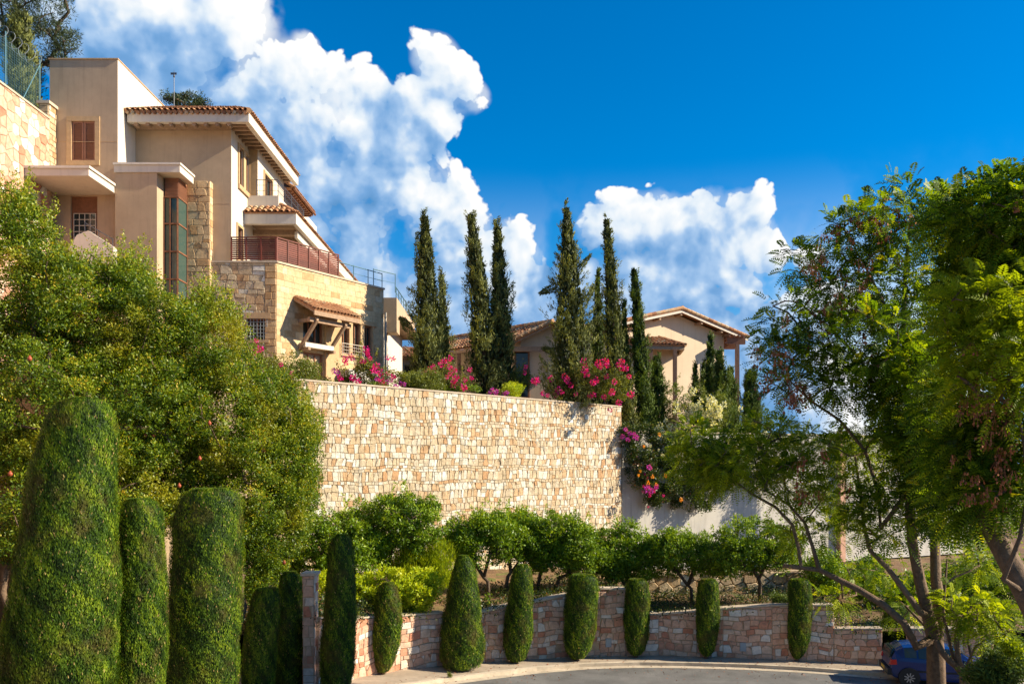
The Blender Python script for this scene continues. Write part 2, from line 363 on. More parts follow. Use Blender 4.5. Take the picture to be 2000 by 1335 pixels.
# ---------------------------------------------------------------- tiles
def tile_roof(mb, P, pitch=.23, row=.36, rad=.085, seed=3, base=True, lo=0, hi=1):
    """P: convex planar polygon of world points, P[0]->P[1] is the eave; real half-barrel tiles in courses"""
    rnd = random.Random(seed); P = [Vector(p) for p in P]; o = P[0]; e = (P[1]-P[0]).normalized()
    n = (P[1]-P[0]).cross(P[2]-P[0]).normalized()
    if n.z < 0: n = -n
    up = n.cross(e).normalized()
    if up.z < 0: up = -up
    q = [((p-o).dot(e), (p-o).dot(up)) for p in P]
    if area(q) < 0: q = q[::-1]
    W = lambda a, b, h: tuple(o+e*a+up*b+n*h)
    if base:
        top = [W(a, b, .0) for a, b in q]; bot = [W(a, b, -.07) for a, b in q]; mb.poly(top, .15); mb.poly(bot[::-1], .2)
        for i in range(len(q)): j = (i+1) % len(q); mb.poly([bot[i], bot[j], top[j], top[i]], .45)
    a0 = min(x[0] for x in q); a1 = max(x[0] for x in q); a = a0+pitch/2; ns = 6
    while a < a1:
        bs = []
        for i in range(len(q)):
            p1, p2 = q[i], q[(i+1) % len(q)]
            if (p1[0]-a)*(p2[0]-a) < 0: t = (a-p1[0])/(p2[0]-p1[0]); bs.append(p1[1]+t*(p2[1]-p1[1]))
        if len(bs) >= 2:
            b, b1 = min(bs), max(bs); b -= .05
            while b < b1-.06:
                be = min(b+row+.06, b1); c = lo+(hi-lo)*min(1, max(0, rnd.gauss(.55, .25))); i0 = len(mb.v); jx = rnd.uniform(-.012, .012); jh = rnd.uniform(0, .012)
                for (bb, r, lift) in ((b, rad*1.08, .045+jh), (be, rad*.9, .01+jh)):
                    for s in range(ns+1):
                        t = math.pi*s/ns; mb.v.append(W(a+jx+r*math.cos(t), bb, r*math.sin(t)*.95+lift-.01))
                for s in range(ns):
                    mb.f.append((i0+s, i0+ns+1+s, i0+ns+2+s, i0+s+1)); mb.c.append(c); mb.m.append(0)
                # the thickness one sees at the open lower end
                j0 = len(mb.v)
                for s in range(ns+1):
                    t = math.pi*s/ns; r = rad*1.08-.02; mb.v.append(W(a+jx+r*math.cos(t), b, r*math.sin(t)*.95+.035+jh))
                for s in range(ns): mb.f.append((i0+s, i0+s+1, j0+s+1, j0+s)); mb.c.append(c); mb.m.append(0)
                b += row
        a += pitch
def ridge(mb, a, b, rad=.11, seed=5, row=.38):
    rnd = random.Random(seed); a, b = Vector(a), Vector(b); L = (b-a).length; n = max(1, int(L/row)); d = (b-a)/L
    for k in range(n):
        p = a+d*(L*k/n); q = a+d*(L*(k+1)/n+.05); mb.tube([p, q], [rad*1.1, rad*.95], 8, c=rnd.uniform(.2, 1))
# ---------------------------------------------------------------- foliage
def unit(a): return a/np.maximum(np.linalg.norm(a, axis=1, keepdims=True), 1e-9)
def sph(n): return unit(rng.normal(size=(n, 3)))
def blades(P, Dr, L, W, back=.0, face=None):
    n = len(P); L = np.asarray(L).reshape(-1, 1)*np.ones((n, 1)); W = np.asarray(W).reshape(-1, 1)*np.ones((n, 1))
    s = unit(np.cross(Dr, sph(n) if face is None else face+sph(n)*.35))*W*.5; V = np.empty((n, 4, 3)); b = P-Dr*L*back
    V[:, 0] = b; V[:, 1] = b+Dr*L*.45+s; V[:, 2] = b+Dr*L; V[:, 3] = b+Dr*L*.45-s
    return V.reshape(-1, 3)
def clump_leaves(clumps, per, L, W, out=.5, up=.15, shell=.5, spread=.35, dark=None):
    """clumps: (n,6) centre+radii. Returns leaf quads and their tint."""
    C = np.asarray(clumps); n = len(C); d = sph(n*per); rr = rng.uniform(shell, 1.05, (n*per, 1)); i = np.repeat(np.arange(n), per)
    P = C[i, :3]+d*rr*C[i, 3:6]; fc_ = d*.9+sph(n*per)*.7
    D = unit(d*out+sph(n*per)*(1-out)+np.array([0, 0, up]))
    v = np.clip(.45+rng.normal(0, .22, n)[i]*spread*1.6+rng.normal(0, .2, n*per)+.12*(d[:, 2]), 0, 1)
    return blades(P, D, L*rng.uniform(.55, 1.45, n*per), W*rng.uniform(.7, 1.3, n*per), .3, fc_), v
def in_ell(n, c, r, shell=0.0):
    d = sph(n); rr = np.cbrt(rng.uniform(shell**3, 1, (n, 1))); return np.asarray(c)+d*rr*np.asarray(r)
def pell(cx, cy, rx, ry, D, dep):
    """ellipsoid from a picture extent and a real distance: centre and radii in metres"""
    c = at(cx, cy, D); return (c.x, c.y, c.z), (rx*D/F, dep, ry*D/F)
class Skel:
    def __init__(s): s.p = []; s.par = []; s.n = []; s.fix = {}
    def line(s, pts, par=-1, rad=None):
        for k, p in enumerate(pts):
            s.p.append(np.array(p, float)); s.par.append(par); par = len(s.p)-1
            if rad: s.fix[par] = rad[0]+(rad[1]-rad[0])*k/max(1, len(pts)-1)
        return par
    def near(s, q, lowbias=1.0):
        P = np.array(s.p); d = P-q; w = np.array([1, 1, 1.0]); dist = np.linalg.norm(d*w, axis=1)+np.maximum(0, d[:, 2])*lowbias
        return int(np.argmin(dist))
    def grow(s, targets, droop=.12, jit=.08, low=1.0):
        T = sorted([np.array(t, float) for t in targets], key=lambda t: min(np.linalg.norm(np.array(s.p)-t, axis=1)))
        for t in T:
            i = s.near(t, low); a = s.p[i]; L = np.linalg.norm(t-a)
            if L < .05: continue
            k = max(2, int(L/.35)); k = min(k, 7); par = i
            for q in range(1, k+1):
                f = q/k; p = a+(t-a)*f+np.array([0, 0, 1])*droop*L*math.sin(math.pi*f)*.8+(rng.normal(0, jit*L/k, 3) if q < k else 0)
                s.p.append(p); s.par.append(par); par = len(s.p)-1
    def build(s, name, mat, parent, tip=.012, expo=.42, maxr=.2, n=6):
        N = len(s.p); cnt = np.ones(N); has = np.zeros(N, bool)
        for i in range(N-1, -1, -1):
            if s.par[i] >= 0: cnt[s.par[i]] += cnt[i]*(1 if has[s.par[i]] else 1); has[s.par[i]] = True
        r = np.minimum(maxr, tip*cnt**expo)
        for i, q in s.fix.items(): r[i] = q
        mb = MB(); ch = {}
        for i in range(N): ch.setdefault(s.par[i], []).append(i)
        done = set()
        for i in range(N):
            if i in done: continue
            path = [i] if s.par[i] < 0 else [s.par[i], i]; done.add(i); j = i
            while ch.get(j):
                nx = max(ch[j], key=lambda c: cnt[c])
                if nx in done: break
                path.append(nx); done.add(nx); j = nx
            rad = [r[k] for k in path]
            if s.par[i] >= 0: rad[0] = min(rad[0], rad[1]*1.3)
            if len(path) > 1: mb.tube([s.p[k] for k in path], rad, n if max(rad) > .03 else 4, c=random.random())
        return mb.build(name, mat, parent, smooth=True)
# ================================================================ camera, sun, sky
SC = bpy.context.scene
cam = bpy.data.cameras.new('camera'); co = bpy.data.objects.new('camera', cam); col.objects.link(co)
cam.sensor_width = 36; cam.lens = 36*F/2000; cam.shift_y = (HY-667.5)/2000; cam.clip_end = 8000; cam.clip_start = .1
co.location = (0, 0, EYE); co.rotation_euler = (R(90), 0, 0); SC.camera = co
SC.view_settings.view_transform = 'Standard'; SC.view_settings.look = 'None'; SC.view_settings.gamma = 1; SC.view_settings.exposure = EXPO
SC.cycles.max_bounces = 5; SC.cycles.diffuse_bounces = 2; SC.cycles.transmission_bounces = 4; SC.cycles.transparent_max_bounces = 4
SC.cycles.use_denoising = True
sl = bpy.data.lights.new('sun', 'SUN'); so = bpy.data.objects.new('sun', sl); col.objects.link(so)
sl.energy = SUN_E; sl.angle = R(.53); sl.color = (1, .88, .67)
SD = Vector((math.cos(R(SUN_EL))*math.cos(R(SUN_AZ)), math.cos(R(SUN_EL))*math.sin(R(SUN_AZ)), math.sin(R(SUN_EL))))
so.rotation_euler = SD.to_track_quat('Z', 'Y').to_euler(); so.location = (30, 0, 40)
W = bpy.data.worlds.new('World'); SC.world = W; W.use_nodes = True; nt = W.node_tree; nt.nodes.clear(); N, L = nt.nodes, nt.links
def dirv(px, py): return Vector(ray(px, py)).normalized()
BL = [(170, 40, 190), (330, 90, 170), (460, 40, 120), (250, 180, 130), (560, 150, 90), (600, 100, 46), (640, 190, 90), (700, 220, 95), (480, 200, 110), (740, 330, 140), (600, 340, 150), (830, 400, 115),
      (845, 115, 68), (875, 165, 74), (918, 195, 48), (845, 220, 80), (800, 255, 90), (560, 260, 120), (895, 440, 95), (985, 490, 85), (940, 540, 120), (1035, 525, 60), (700, 480, 180), (560, 450, 160),
      (780, 600, 190), (900, 650, 160), (1060, 640, 120), (1215, 430, 78), (1290, 455, 95), (1165, 455, 60), (1385, 430, 70), (1450, 445, 90), (1495, 490, 74), (1400, 550, 160), (1260, 570, 160),
      (1510, 600, 115), (1430, 680, 180), (1580, 760, 170), (1000, 740, 130), (1130, 560, 70), (1590, 500, 40), (1620, 620, 90), (1350, 780, 150), (1620, 860, 150), (80, 0, 170)]
g = bpy.data.node_groups.new('cloud_density', 'ShaderNodeTree')
g.interface.new_socket('Vector', in_out='INPUT', socket_type='NodeSocketVector'); g.interface.new_socket('Density', in_out='OUTPUT', socket_type='NodeSocketFloat'); g.interface.new_socket('Mass', in_out='OUTPUT', socket_type='NodeSocketFloat')
gN, gL = g.nodes, g.links; gi = gN.new('NodeGroupInput'); go = gN.new('NodeGroupOutput')
nv = gN.new('ShaderNodeVectorMath'); nv.operation = 'NORMALIZE'; gL.new(gi.outputs[0], nv.inputs[0])
wn = gN.new('ShaderNodeTexNoise'); wn.inputs['Scale'].default_value = 9; wn.inputs['Detail'].default_value = 3; gL.new(nv.outputs[0], wn.inputs['Vector'])
ws = gN.new('ShaderNodeVectorMath'); ws.operation = 'SUBTRACT'; gL.new(wn.outputs['Color'], ws.inputs[0]); ws.inputs[1].default_value = (.5, .5, .5)
wa = gN.new('ShaderNodeVectorMath'); wa.operation = 'SCALE'; gL.new(ws.outputs[0], wa.inputs[0]); wa.inputs['Scale'].default_value = .05
wd = gN.new('ShaderNodeVectorMath'); wd.operation = 'ADD'; gL.new(nv.outputs[0], wd.inputs[0]); gL.new(wa.outputs[0], wd.inputs[1])
wd2 = gN.new('ShaderNodeVectorMath'); wd2.operation = 'NORMALIZE'; gL.new(wd.outputs[0], wd2.inputs[0])
acc = None
for (bx_, by_, br_) in BL:
    c = dirv(bx_, by_); cr = (c.dot(dirv(bx_+br_, by_))+c.dot(dirv(bx_-br_, by_))+c.dot(dirv(bx_, by_+br_))+c.dot(dirv(bx_, by_-br_)))/4
    d = gN.new('ShaderNodeVectorMath'); d.operation = 'DOT_PRODUCT'; gL.new(wd2.outputs[0], d.inputs[0]); d.inputs[1].default_value = c
    a = gN.new('ShaderNodeMath'); a.operation = 'MULTIPLY_ADD'; gL.new(d.outputs['Value'], a.inputs[0]); k = 1/(1-cr); a.inputs[1].default_value = k; a.inputs[2].default_value = -cr*k
    if acc is None: acc = a
    else:
        m = gN.new('ShaderNodeMath'); m.operation = 'SMOOTH_MAX'; m.inputs[2].default_value = .45; gL.new(acc.outputs[0], m.inputs[0]); gL.new(a.outputs[0], m.inputs[1]); acc = m
# elsewhere in the sky (behind the camera) unseen loose clouds, added for fill light, follow a large noise
el = gN.new('ShaderNodeTexNoise'); el.inputs['Scale'].default_value = 2.2; el.inputs['Detail'].default_value = 4; gL.new(nv.outputs[0], el.inputs['Vector'])
sep = gN.new('ShaderNodeSeparateXYZ'); gL.new(nv.outputs[0], sep.inputs[0])
be = gN.new('ShaderNodeMapRange'); be.inputs[1].default_value = .35; be.inputs[2].default_value = -.15; be.inputs[3].default_value = -3; be.inputs[4].default_value = -.25; gL.new(sep.outputs['Y'], be.inputs[0])
bm = gN.new('ShaderNodeMath'); bm.operation = 'MULTIPLY_ADD'; gL.new(el.outputs['Fac'], bm.inputs[0]); bm.inputs[1].default_value = 1.6; bm.inputs[2].default_value = -.35
ba = gN.new('ShaderNodeMath'); ba.operation = 'ADD'; gL.new(bm.outputs[0], ba.inputs[0]); gL.new(be.outputs[0], ba.inputs[1])
mm = gN.new('ShaderNodeMath'); mm.operation = 'MAXIMUM'; gL.new(acc.outputs[0], mm.inputs[0]); gL.new(ba.outputs[0], mm.inputs[1])
cl = gN.new('ShaderNodeMath'); cl.operation = 'MINIMUM'; cl.inputs[1].default_value = .95; gL.new(mm.outputs[0], cl.inputs[0])
n1 = gN.new('ShaderNodeTexNoise'); n1.inputs['Scale'].default_value = 13; n1.inputs['Detail'].default_value = 10; n1.inputs['Roughness'].default_value = .58; gL.new(nv.outputs[0], n1.inputs['Vector'])
v1 = gN.new('ShaderNodeTexVoronoi'); v1.feature = 'SMOOTH_F1'; v1.inputs['Scale'].default_value = 24; v1.inputs['Smoothness'].default_value = .35; v1.inputs['Detail'].default_value = 2.5; v1.inputs['Roughness'].default_value = .6; gL.new(wd.outputs[0], v1.inputs['Vector'])
na = gN.new('ShaderNodeMath'); na.operation = 'MULTIPLY_ADD'; na.inputs[1].default_value = 1.7; na.inputs[2].default_value = -.88; gL.new(n1.outputs['Fac'], na.inputs[0])
nb = gN.new('ShaderNodeMath'); nb.operation = 'MULTIPLY_ADD'; nb.inputs[1].default_value = -.9; nb.inputs[2].default_value = .56; gL.new(v1.outputs['Distance'], nb.inputs[0])
s1 = gN.new('ShaderNodeMath'); gL.new(cl.outputs[0], s1.inputs[0]); gL.new(na.outputs[0], s1.inputs[1])
s2 = gN.new('ShaderNodeMath'); gL.new(s1.outputs[0], s2.inputs[0]); gL.new(nb.outputs[0], s2.inputs[1]); gL.new(s2.outputs[0], go.inputs[0]); gL.new(mm.outputs[0], go.inputs[1])
tc = N.new('ShaderNodeTexCoord')
def dens(off):
    q = N.new('ShaderNodeGroup'); q.node_tree = g
    if off:
        nn = N.new('ShaderNodeVectorMath'); nn.operation = 'NORMALIZE'; L.new(tc.outputs['Generated'], nn.inputs[0])
        ad = N.new('ShaderNodeVectorMath'); ad.operation = 'ADD'; L.new(nn.outputs[0], ad.inputs[0]); ad.inputs[1].default_value = off; L.new(ad.outputs[0], q.inputs[0])
    else: L.new(tc.outputs['Generated'], q.inputs[0])
    return q
d0 = dens(None); d1 = dens((.016, 0, .018)); d2 = dens((.055, 0, .055))
al = N.new('ShaderNodeMapRange'); al.interpolation_type = 'SMOOTHSTEP'; al.inputs[1].default_value = -.02; al.inputs[2].default_value = .14; L.new(d0.outputs[0], al.inputs[0])
def mth(op, a, b, c=None):
    n = N.new('ShaderNodeMath'); n.operation = op
    for i, x in enumerate((a, b, c)):
        if x is None: continue
        if hasattr(x, 'links') or hasattr(x, 'is_linked'): L.new(x, n.inputs[i])
        else: n.inputs[i].default_value = x
    return n.outputs[0]
small = mth('SUBTRACT', d0.outputs[0], d1.outputs[0]); big = mth('SUBTRACT', d0.outputs[1], d2.outputs[1])
bigc = mth('MINIMUM', big, .8)
bn = N.new('ShaderNodeTexNoise'); bn.inputs['Scale'].default_value = 6; bn.inputs['Detail'].default_value = 4; L.new(tc.outputs['Generated'], bn.inputs['Vector'])
lit = mth('MULTIPLY_ADD', bigc, .42, CL_BASE); lit = mth('MULTIPLY_ADD', small, .42, lit); lit = mth('MULTIPLY_ADD', bn.outputs['Fac'], .9, lit)
cr_ = ramp(N, [(0, (.11, .31, .62)), (.3, (.20, .42, .76)), (.55, (.42, .62, .90)), (.76, (.80, .90, 1.0)), (1, (1.06, 1.06, 1.05))]); L.new(lit, cr_.inputs[0])
bc = N.new('ShaderNodeBackground'); bc.inputs[1].default_value = CLOUD_S; L.new(cr_.outputs[0], bc.inputs[0])
sky = N.new('ShaderNodeTexSky'); sky.sky_type = 'NISHITA'; sky.sun_disc = False; sky.sun_elevation = R(SUN_EL); sky.sun_rotation = R(90-SUN_AZ); sky.air_density = 1.0; sky.dust_density = .2; sky.ozone_density = 3.0
hs = N.new('ShaderNodeHueSaturation'); hs.inputs['Saturation'].default_value = SKY_SAT; hs.inputs['Hue'].default_value = SKY_HUE; hs.inputs['Value'].default_value = 1.0; L.new(sky.outputs[0], hs.inputs['Color'])
bs = N.new('ShaderNodeBackground'); bs.inputs[1].default_value = SKY_S; L.new(hs.outputs[0], bs.inputs[0])
vl = N.new('ShaderNodeMapRange'); vl.interpolation_type = 'SMOOTHSTEP'; vl.inputs[1].default_value = .30; vl.inputs[2].default_value = .8; vl.inputs[4].default_value = .95; L.new(d0.outputs[1], vl.inputs[0])
vg = N.new('ShaderNodeMapRange'); vg.interpolation_type = 'SMOOTHSTEP'; vg.inputs[1].default_value = -.45; vg.inputs[2].default_value = -.05; L.new(d0.outputs[0], vg.inputs[0])
sz = N.new('ShaderNodeSeparateXYZ'); L.new(tc.outputs['Generated'], sz.inputs[0]); hz = N.new('ShaderNodeMapRange'); hz.interpolation_type = 'SMOOTHSTEP'; hz.inputs[1].default_value = .33; hz.inputs[2].default_value = .03; hz.inputs[3].default_value = 0; hz.inputs[4].default_value = .95; L.new(sz.outputs['Z'], hz.inputs[0])
alf = mth('MAXIMUM', mth('MAXIMUM', al.outputs[0], mth('MULTIPLY', mth('MULTIPLY', vl.outputs[0], vg.outputs[0]), mth('MULTIPLY_ADD', bn.outputs['Fac'], 1.6, -.1))), hz.outputs[0])
mx = N.new('ShaderNodeMixShader'); L.new(alf, mx.inputs[0]); L.new(bs.outputs[0], mx.inputs[1]); L.new(bc.outputs[0], mx.inputs[2])
wo = N.new('ShaderNodeOutputWorld'); L.new(mx.outputs[0], wo.inputs[0])
W.cycles.sampling_method = 'MANUAL'; W.cycles.sample_map_resolution = 512
# ================================================================ ground, street
def grid_obj(name, xs, ys, fz, mat, kind='structure'):
    X, Y = np.meshgrid(xs, ys); Z = fz(X, Y); V = np.stack([X.ravel(), Y.ravel(), Z.ravel()], 1); nx = len(xs)
    i, j = np.meshgrid(np.arange(len(xs)-1), np.arange(len(ys)-1)); a = (j*nx+i).ravel()
    lo = np.stack([a, a+1, a+nx+1, a+nx], 1).ravel()
    return tag(mesh_np(name, V, np.full(len(a), 4), lo, rng.uniform(0, 1, len(a)), mat, None, (0, 0, 0), True), kind=kind)
far = np.concatenate([-np.geomspace(3000, 20, 16), np.linspace(-18, 45, 40), np.geomspace(48, 3000, 16)])
farY = np.concatenate([-np.geomspace(3000, 8, 14), np.linspace(-6, 60, 45), np.geomspace(64, 4000, 16)])
grid_obj('ground', far, farY, lambda X, Y: np.where(Y < 60, ground(X, np.maximum(Y, -12)), 0)-.3-np.clip((np.abs(X)-30)/40, 0, 3), SOIL)
grid_obj('road', np.linspace(-11, 46, 90), np.linspace(-8, 35, 90), lambda X, Y: ground(X, Y), ASPH)
def resample(P, n):
    P = np.array([(p[0], p[1]) for p in P]); s = np.concatenate([[0], np.cumsum(np.linalg.norm(np.diff(P, axis=0), axis=1))]); t = np.linspace(0, s[-1], n)
    return np.stack([np.interp(t, s, P[:, 0]), np.interp(t, s, P[:, 1])], 1)
kp = [gp(*p) for p in [(850, 1334), (950, 1321), (1040, 1310), (1140, 1302), (1240, 1299), (1345, 1300), (1450, 1303), (1570, 1309), (1690, 1318)]]
KERB_L = [(-5.0, -6), (-5.0, 10), (-4.9, 18), (-4.6, 24), (-3.9, 25.9)]+[(p.x, p.y) for p in kp]+[(17.5, 28.0), (24, 26.5), (36, 26), (46, 26)]
wb = {}
WALLS = {'a': [(622, 1345, 1208), (640, 1336, 1208), (700, 1322, 1207), (781, 1307, 1203), (868, 1299, 1197)],
         'b': [(905, 1296, 1200), (947, 1293, 1195), (1000, 1289, 1182), (1050, 1286, 1175), (1110, 1283, 1162), (1172, 1281, 1150), (1222, 1280, 1151)],
         'c': [(1224, 1280, 1201), (1286, 1279, 1200), (1361, 1281, 1195), (1412, 1283, 1189), (1508, 1287, 1183), (1575, 1290, 1183), (1628, 1292, 1183)],
         'd': [(1629, 1292, 1229), (1723, 1297, 1229)], 'e': [(1775, 1299, 1229), (1850, 1302, 1229), (1940, 1308, 1229)]}
for k, l in WALLS.items():
    out = []
    for (a, b, t) in l:
        p = gp(a, b, .12); out.append((p.x, p.y, p.z, zz(t, p.y)))
    wb[k] = out
INNER = [(-9.5, -6), (-9.4, 10), (-8.9, 18), (-8.2, 23), (-7.2, 25.4)]+[(p[0], p[1]) for k in 'abcde' for p in wb[k]]+[(22, 30.5), (28, 29.5), (38, 29), (46, 29)]
def strip(name, A, B, dz0, dz1, mat, n=160, skirt=0):
    a, b = resample(A, n), resample(B, n); mb = MB()
    for i in range(n-1):
        q = [(a[i][0], a[i][1], ground(*a[i])+dz0), (a[i+1][0], a[i+1][1], ground(*a[i+1])+dz0), (b[i+1][0], b[i+1][1], ground(*b[i+1])+dz1), (b[i][0], b[i][1], ground(*b[i])+dz1)]
        c = random.random(); mb.poly([tuple(map(float, p)) for p in q], c)
        if skirt: mb.poly([(q[1][0], q[1][1], q[1][2]-skirt), tuple(q[1]), tuple(q[0]), (q[0][0], q[0][1], q[0][2]-skirt)][::-1], c)
    return tag(mb.build(name, mat, None, (0, 0, 0)), kind='structure')
def offset(P, d):
    P = resample(P, 160); T = np.gradient(P, axis=0); T /= np.linalg.norm(T, axis=1, keepdims=True); return np.stack([P[:, 0]-T[:, 1]*d, P[:, 1]+T[:, 0]*d], 1)
KI = offset(KERB_L, .16); strip('kerb', KERB_L, KI, .125, .13, KERB, n=150, skirt=.2)
strip('pavement', KI, INNER, .124, .124, PAVE)
strip('gutter_strip', offset(KERB_L, -.34), KERB_L, .008, .008, KERB)
# ---------------------------------------------------------------- low pink stone walls along the pavement
def low_wall(key, name, label, seed, mat=PINK, th=.35):
    P = wb[key]; T = thing(name, label, 'wall', (P[0][0], P[0][1], P[0][2])); body = MB(); st = MB(); cp = MB()
    for i in range(len(P)-1):
        a, b = P[i], P[i+1]; fr = Fr((a[0], a[1]), (b[0]-a[0], b[1]-a[1])); l = math.hypot(b[0]-a[0], b[1]-a[1]); z0 = min(a[2], b[2])-.35
        pt = [fr.pt(0, z0), fr.pt(l, z0), fr.pt(l, z0, -th), fr.pt(0, z0, -th), fr.pt(0, a[3]), fr.pt(l, b[3]), fr.pt(l, b[3], -th), fr.pt(0, a[3], -th)]
        body.hexa(pt)
        stones(st, fr.pt, [(0.0, z0+.1), (l, z0+.1), (l, b[3]-.005), (0.0, a[3]-.005)], [.24, .19, .30, .15], lambda h: .31, 'course', .02, .035, seed+i, white=.14, warp=.045)
        e = .05
        cp.hexa([fr.pt(-.0, a[3]+.004, e), fr.pt(l, b[3]+.004, e), fr.pt(l, b[3]+.004, -th-e), fr.pt(0, a[3]+.004, -th-e), fr.pt(0, a[3]+.06, e), fr.pt(l, b[3]+.06, e), fr.pt(l, b[3]+.06, -th-e), fr.pt(0, a[3]+.06, -th-e)], random.random())
        if i in (0, len(P)-2):    # stones on the wall's end
            q, sgn = ((a, -1) if i == 0 else (b, 1)); ef = Fr((q[0], q[1]), (-fr.n[0], -fr.n[1])) if sgn > 0 else Fr((q[0]-fr.n[0]*th, q[1]-fr.n[1]*th), fr.n)
            stones(st, ef.pt, [(0.0, z0+.1), (th, z0+.1), (th, q[3]), (0.0, q[3])], [.25], lambda h: .3, 'rubble', .02, .02, seed+50+i)
    body.build('mortar_core', MORT, T); st.build('stone_facing', mat, T); cp.build('coping', COP, T)
    return T
LA = low_wall('a', 'low_stone_wall', 'low pink stone wall under the yellow-green hedge at the left of the pavement', 10)
LB = low_wall('b', 'low_stone_wall', 'low sunlit pink stone wall whose top climbs to the right below the small citrus trees', 30)
LC = low_wall('c', 'low_stone_wall', 'long shaded pink stone wall behind the three rightmost columnar bushes of the curve', 50)
LD = low_wall('d', 'low_stone_wall', 'lowest pink stone wall piece stepping down just left of the blue car', 70)
LE = low_wall('e', 'low_stone_wall', 'low pink stone wall behind the blue car at the right edge', 90)
for T, px, py in ((LB, 1188, 1254), (LC, 1451, 1262)):
    key = 'b' if T is LB else 'c'; P = wb[key]
    for i in range(len(P)-1):
        a, b = P[i], P[i+1]; fr = Fr((a[0], a[1]), (b[0]-a[0], b[1]-a[1])); u, v = fr.hit(px, py); l = math.hypot(b[0]-a[0], b[1]-a[1])
        if 0 <= u <= l:
            mb = MB(); mb.fbox(fr, u-.11, u+.11, v-.16, v+.16, .0, .06); mb.fbox(fr, u-.09, u+.09, v-.14, v+.14, .06, .066, .9); mb.build('meter_plate', GALV, T)
# tall pillar at the left end
PD_ = wb['a'][0][1]-.22; x0, x1 = xx(592, PD_), xx(613, PD_); zt = zz(1124, PD_)
T = thing('stone_pillar', 'tall narrow pink stone pillar with a flat cap at the left end of the low wall', 'pillar', (x0, PD_, .9)); mb = MB(); mb.box(x0, x1, PD_, PD_+.5, .3, zt); mb.build('mortar_core', MORT, T)
mb = MB()
for fr, l in ((FRONT(x0, PD_), x1-x0), (SIDE(x1, PD_), .5), (Fr((x0, PD_+.5), (0, -1)), .5)):
    stones(mb, fr.pt, [(0.0, .3), (l, .3), (l, zt), (0.0, zt)], [.22, .3], lambda h: .25, 'course', .02, .02, 5)
mb.build('stone_facing', PINK, T); mb = MB(); mb.box(x0-.06, x1+.06, PD_-.06, PD_+.56, zt+.003, zt+.08); mb.build('cap', COP, T)
# ---------------------------------------------------------------- planted terrace between the low walls and the great wall
BW0, BW1 = (-12.2, 29.5), (5.62, 44.0)         # great wall line
bl = math.hypot(BW1[0]-BW0[0], BW1[1]-BW0[1]); BF = Fr(BW0, (BW1[0]-BW0[0], BW1[1]-BW0[1]))
lowl = [(-11, 26.5, 1.6), (-8.2, 27.6, 2.0)]+[(p[0]-0, p[1]+.2, p[3]-.08) for k in 'abcde' for p in wb[k]]+[(24, 31, 1.5), (40, 31, 1.5)]
hil = [(-16, 29.0, 3.0), (-10, 32.0, 3.0), (-3, 37.5, 2.9), (5.6, 44.5, 1.9), (12, 48, 1.4), (24, 54, 1.4), (40, 60, 1.4)]
def terr():
    n = 140; A = np.array(lowl); B = np.array(hil); tA = np.linspace(0, 1, n)
    def rs(P):
        s = np.concatenate([[0], np.cumsum(np.linalg.norm(np.diff(P[:, :2], axis=0), axis=1))]); t = tA*s[-1]; return np.stack([np.interp(t, s, P[:, k]) for k in range(3)], 1)
    A, B = rs(A), rs(B); m = 24; V = []
    for j in range(m):
        f = j/(m-1); q = A*(1-f)+B*f; q[:, 2] += (rng.normal(0, .03, n) if 0 < j < m-1 else 0); V.append(q)
    V = np.concatenate(V); i, j = np.meshgrid(np.arange(n-1), np.arange(m-1)); a = (j*n+i).ravel(); lo = np.stack([a, a+1, a+n+1, a+n], 1).ravel()
    return V, len(a), lo
V, nf, lo = terr(); tag(mesh_np('garden_bed', V, np.full(nf, 4), lo, rng.uniform(0, 1, nf), SOIL, None, (0, 0, 0), True), kind='structure')
TERR = V
def tz(x, y):
    d = (TERR[:, 0]-x)**2+(TERR[:, 1]-y)**2; return float(TERR[np.argmin(d), 2])
# ---------------------------------------------------------------- great stone retaining wall
T = thing('retaining_wall', 'great sunlit retaining wall of coursed cream and orange stones below the terrace with cypresses', 'wall', (BW0[0], BW0[1], 2))
def bw_top(u): return 11.05+(10.32-11.05)*u/bl
BT0, BT1 = zz(745, 0) if 0 else 11.2, zz(795, 44.0)
ul, zl = BF.hit(622, 746); k_ = (zl-BT1)/(ul-bl); top = lambda u: BT1+k_*(u-bl)
mb = MB(); z0 = 1.5; th = .55
mb.hexa([BF.pt(0, z0), BF.pt(bl, z0), BF.pt(bl, z0, -th), BF.pt(0, z0, -th), BF.pt(0, top(0)), BF.pt(bl, top(bl)), BF.pt(bl, top(bl), -th), BF.pt(0, top(0), -th)]); mb.build('mortar_core', MORT, T)
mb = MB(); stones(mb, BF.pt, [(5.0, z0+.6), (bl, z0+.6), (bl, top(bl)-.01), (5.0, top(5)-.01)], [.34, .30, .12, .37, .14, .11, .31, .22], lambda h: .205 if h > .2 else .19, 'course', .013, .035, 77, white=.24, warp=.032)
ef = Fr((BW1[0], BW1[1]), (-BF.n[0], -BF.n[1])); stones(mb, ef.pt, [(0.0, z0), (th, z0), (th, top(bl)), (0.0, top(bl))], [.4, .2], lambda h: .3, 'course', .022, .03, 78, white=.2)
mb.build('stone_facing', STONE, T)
mb = MB(); mb.hexa([BF.pt(0, top(0)+.004, .05), BF.pt(bl+.04, top(bl)+.004, .05), BF.pt(bl+.04, top(bl)+.004, -th-.03), BF.pt(0, top(0)+.004, -th-.03), BF.pt(0, top(0)+.07, .05), BF.pt(bl+.04, top(bl)+.07, .05), BF.pt(bl+.04, top(bl)+.07, -th-.03), BF.pt(0, top(0)+.07, -th-.03)])
mb.build('coping', COP, T)
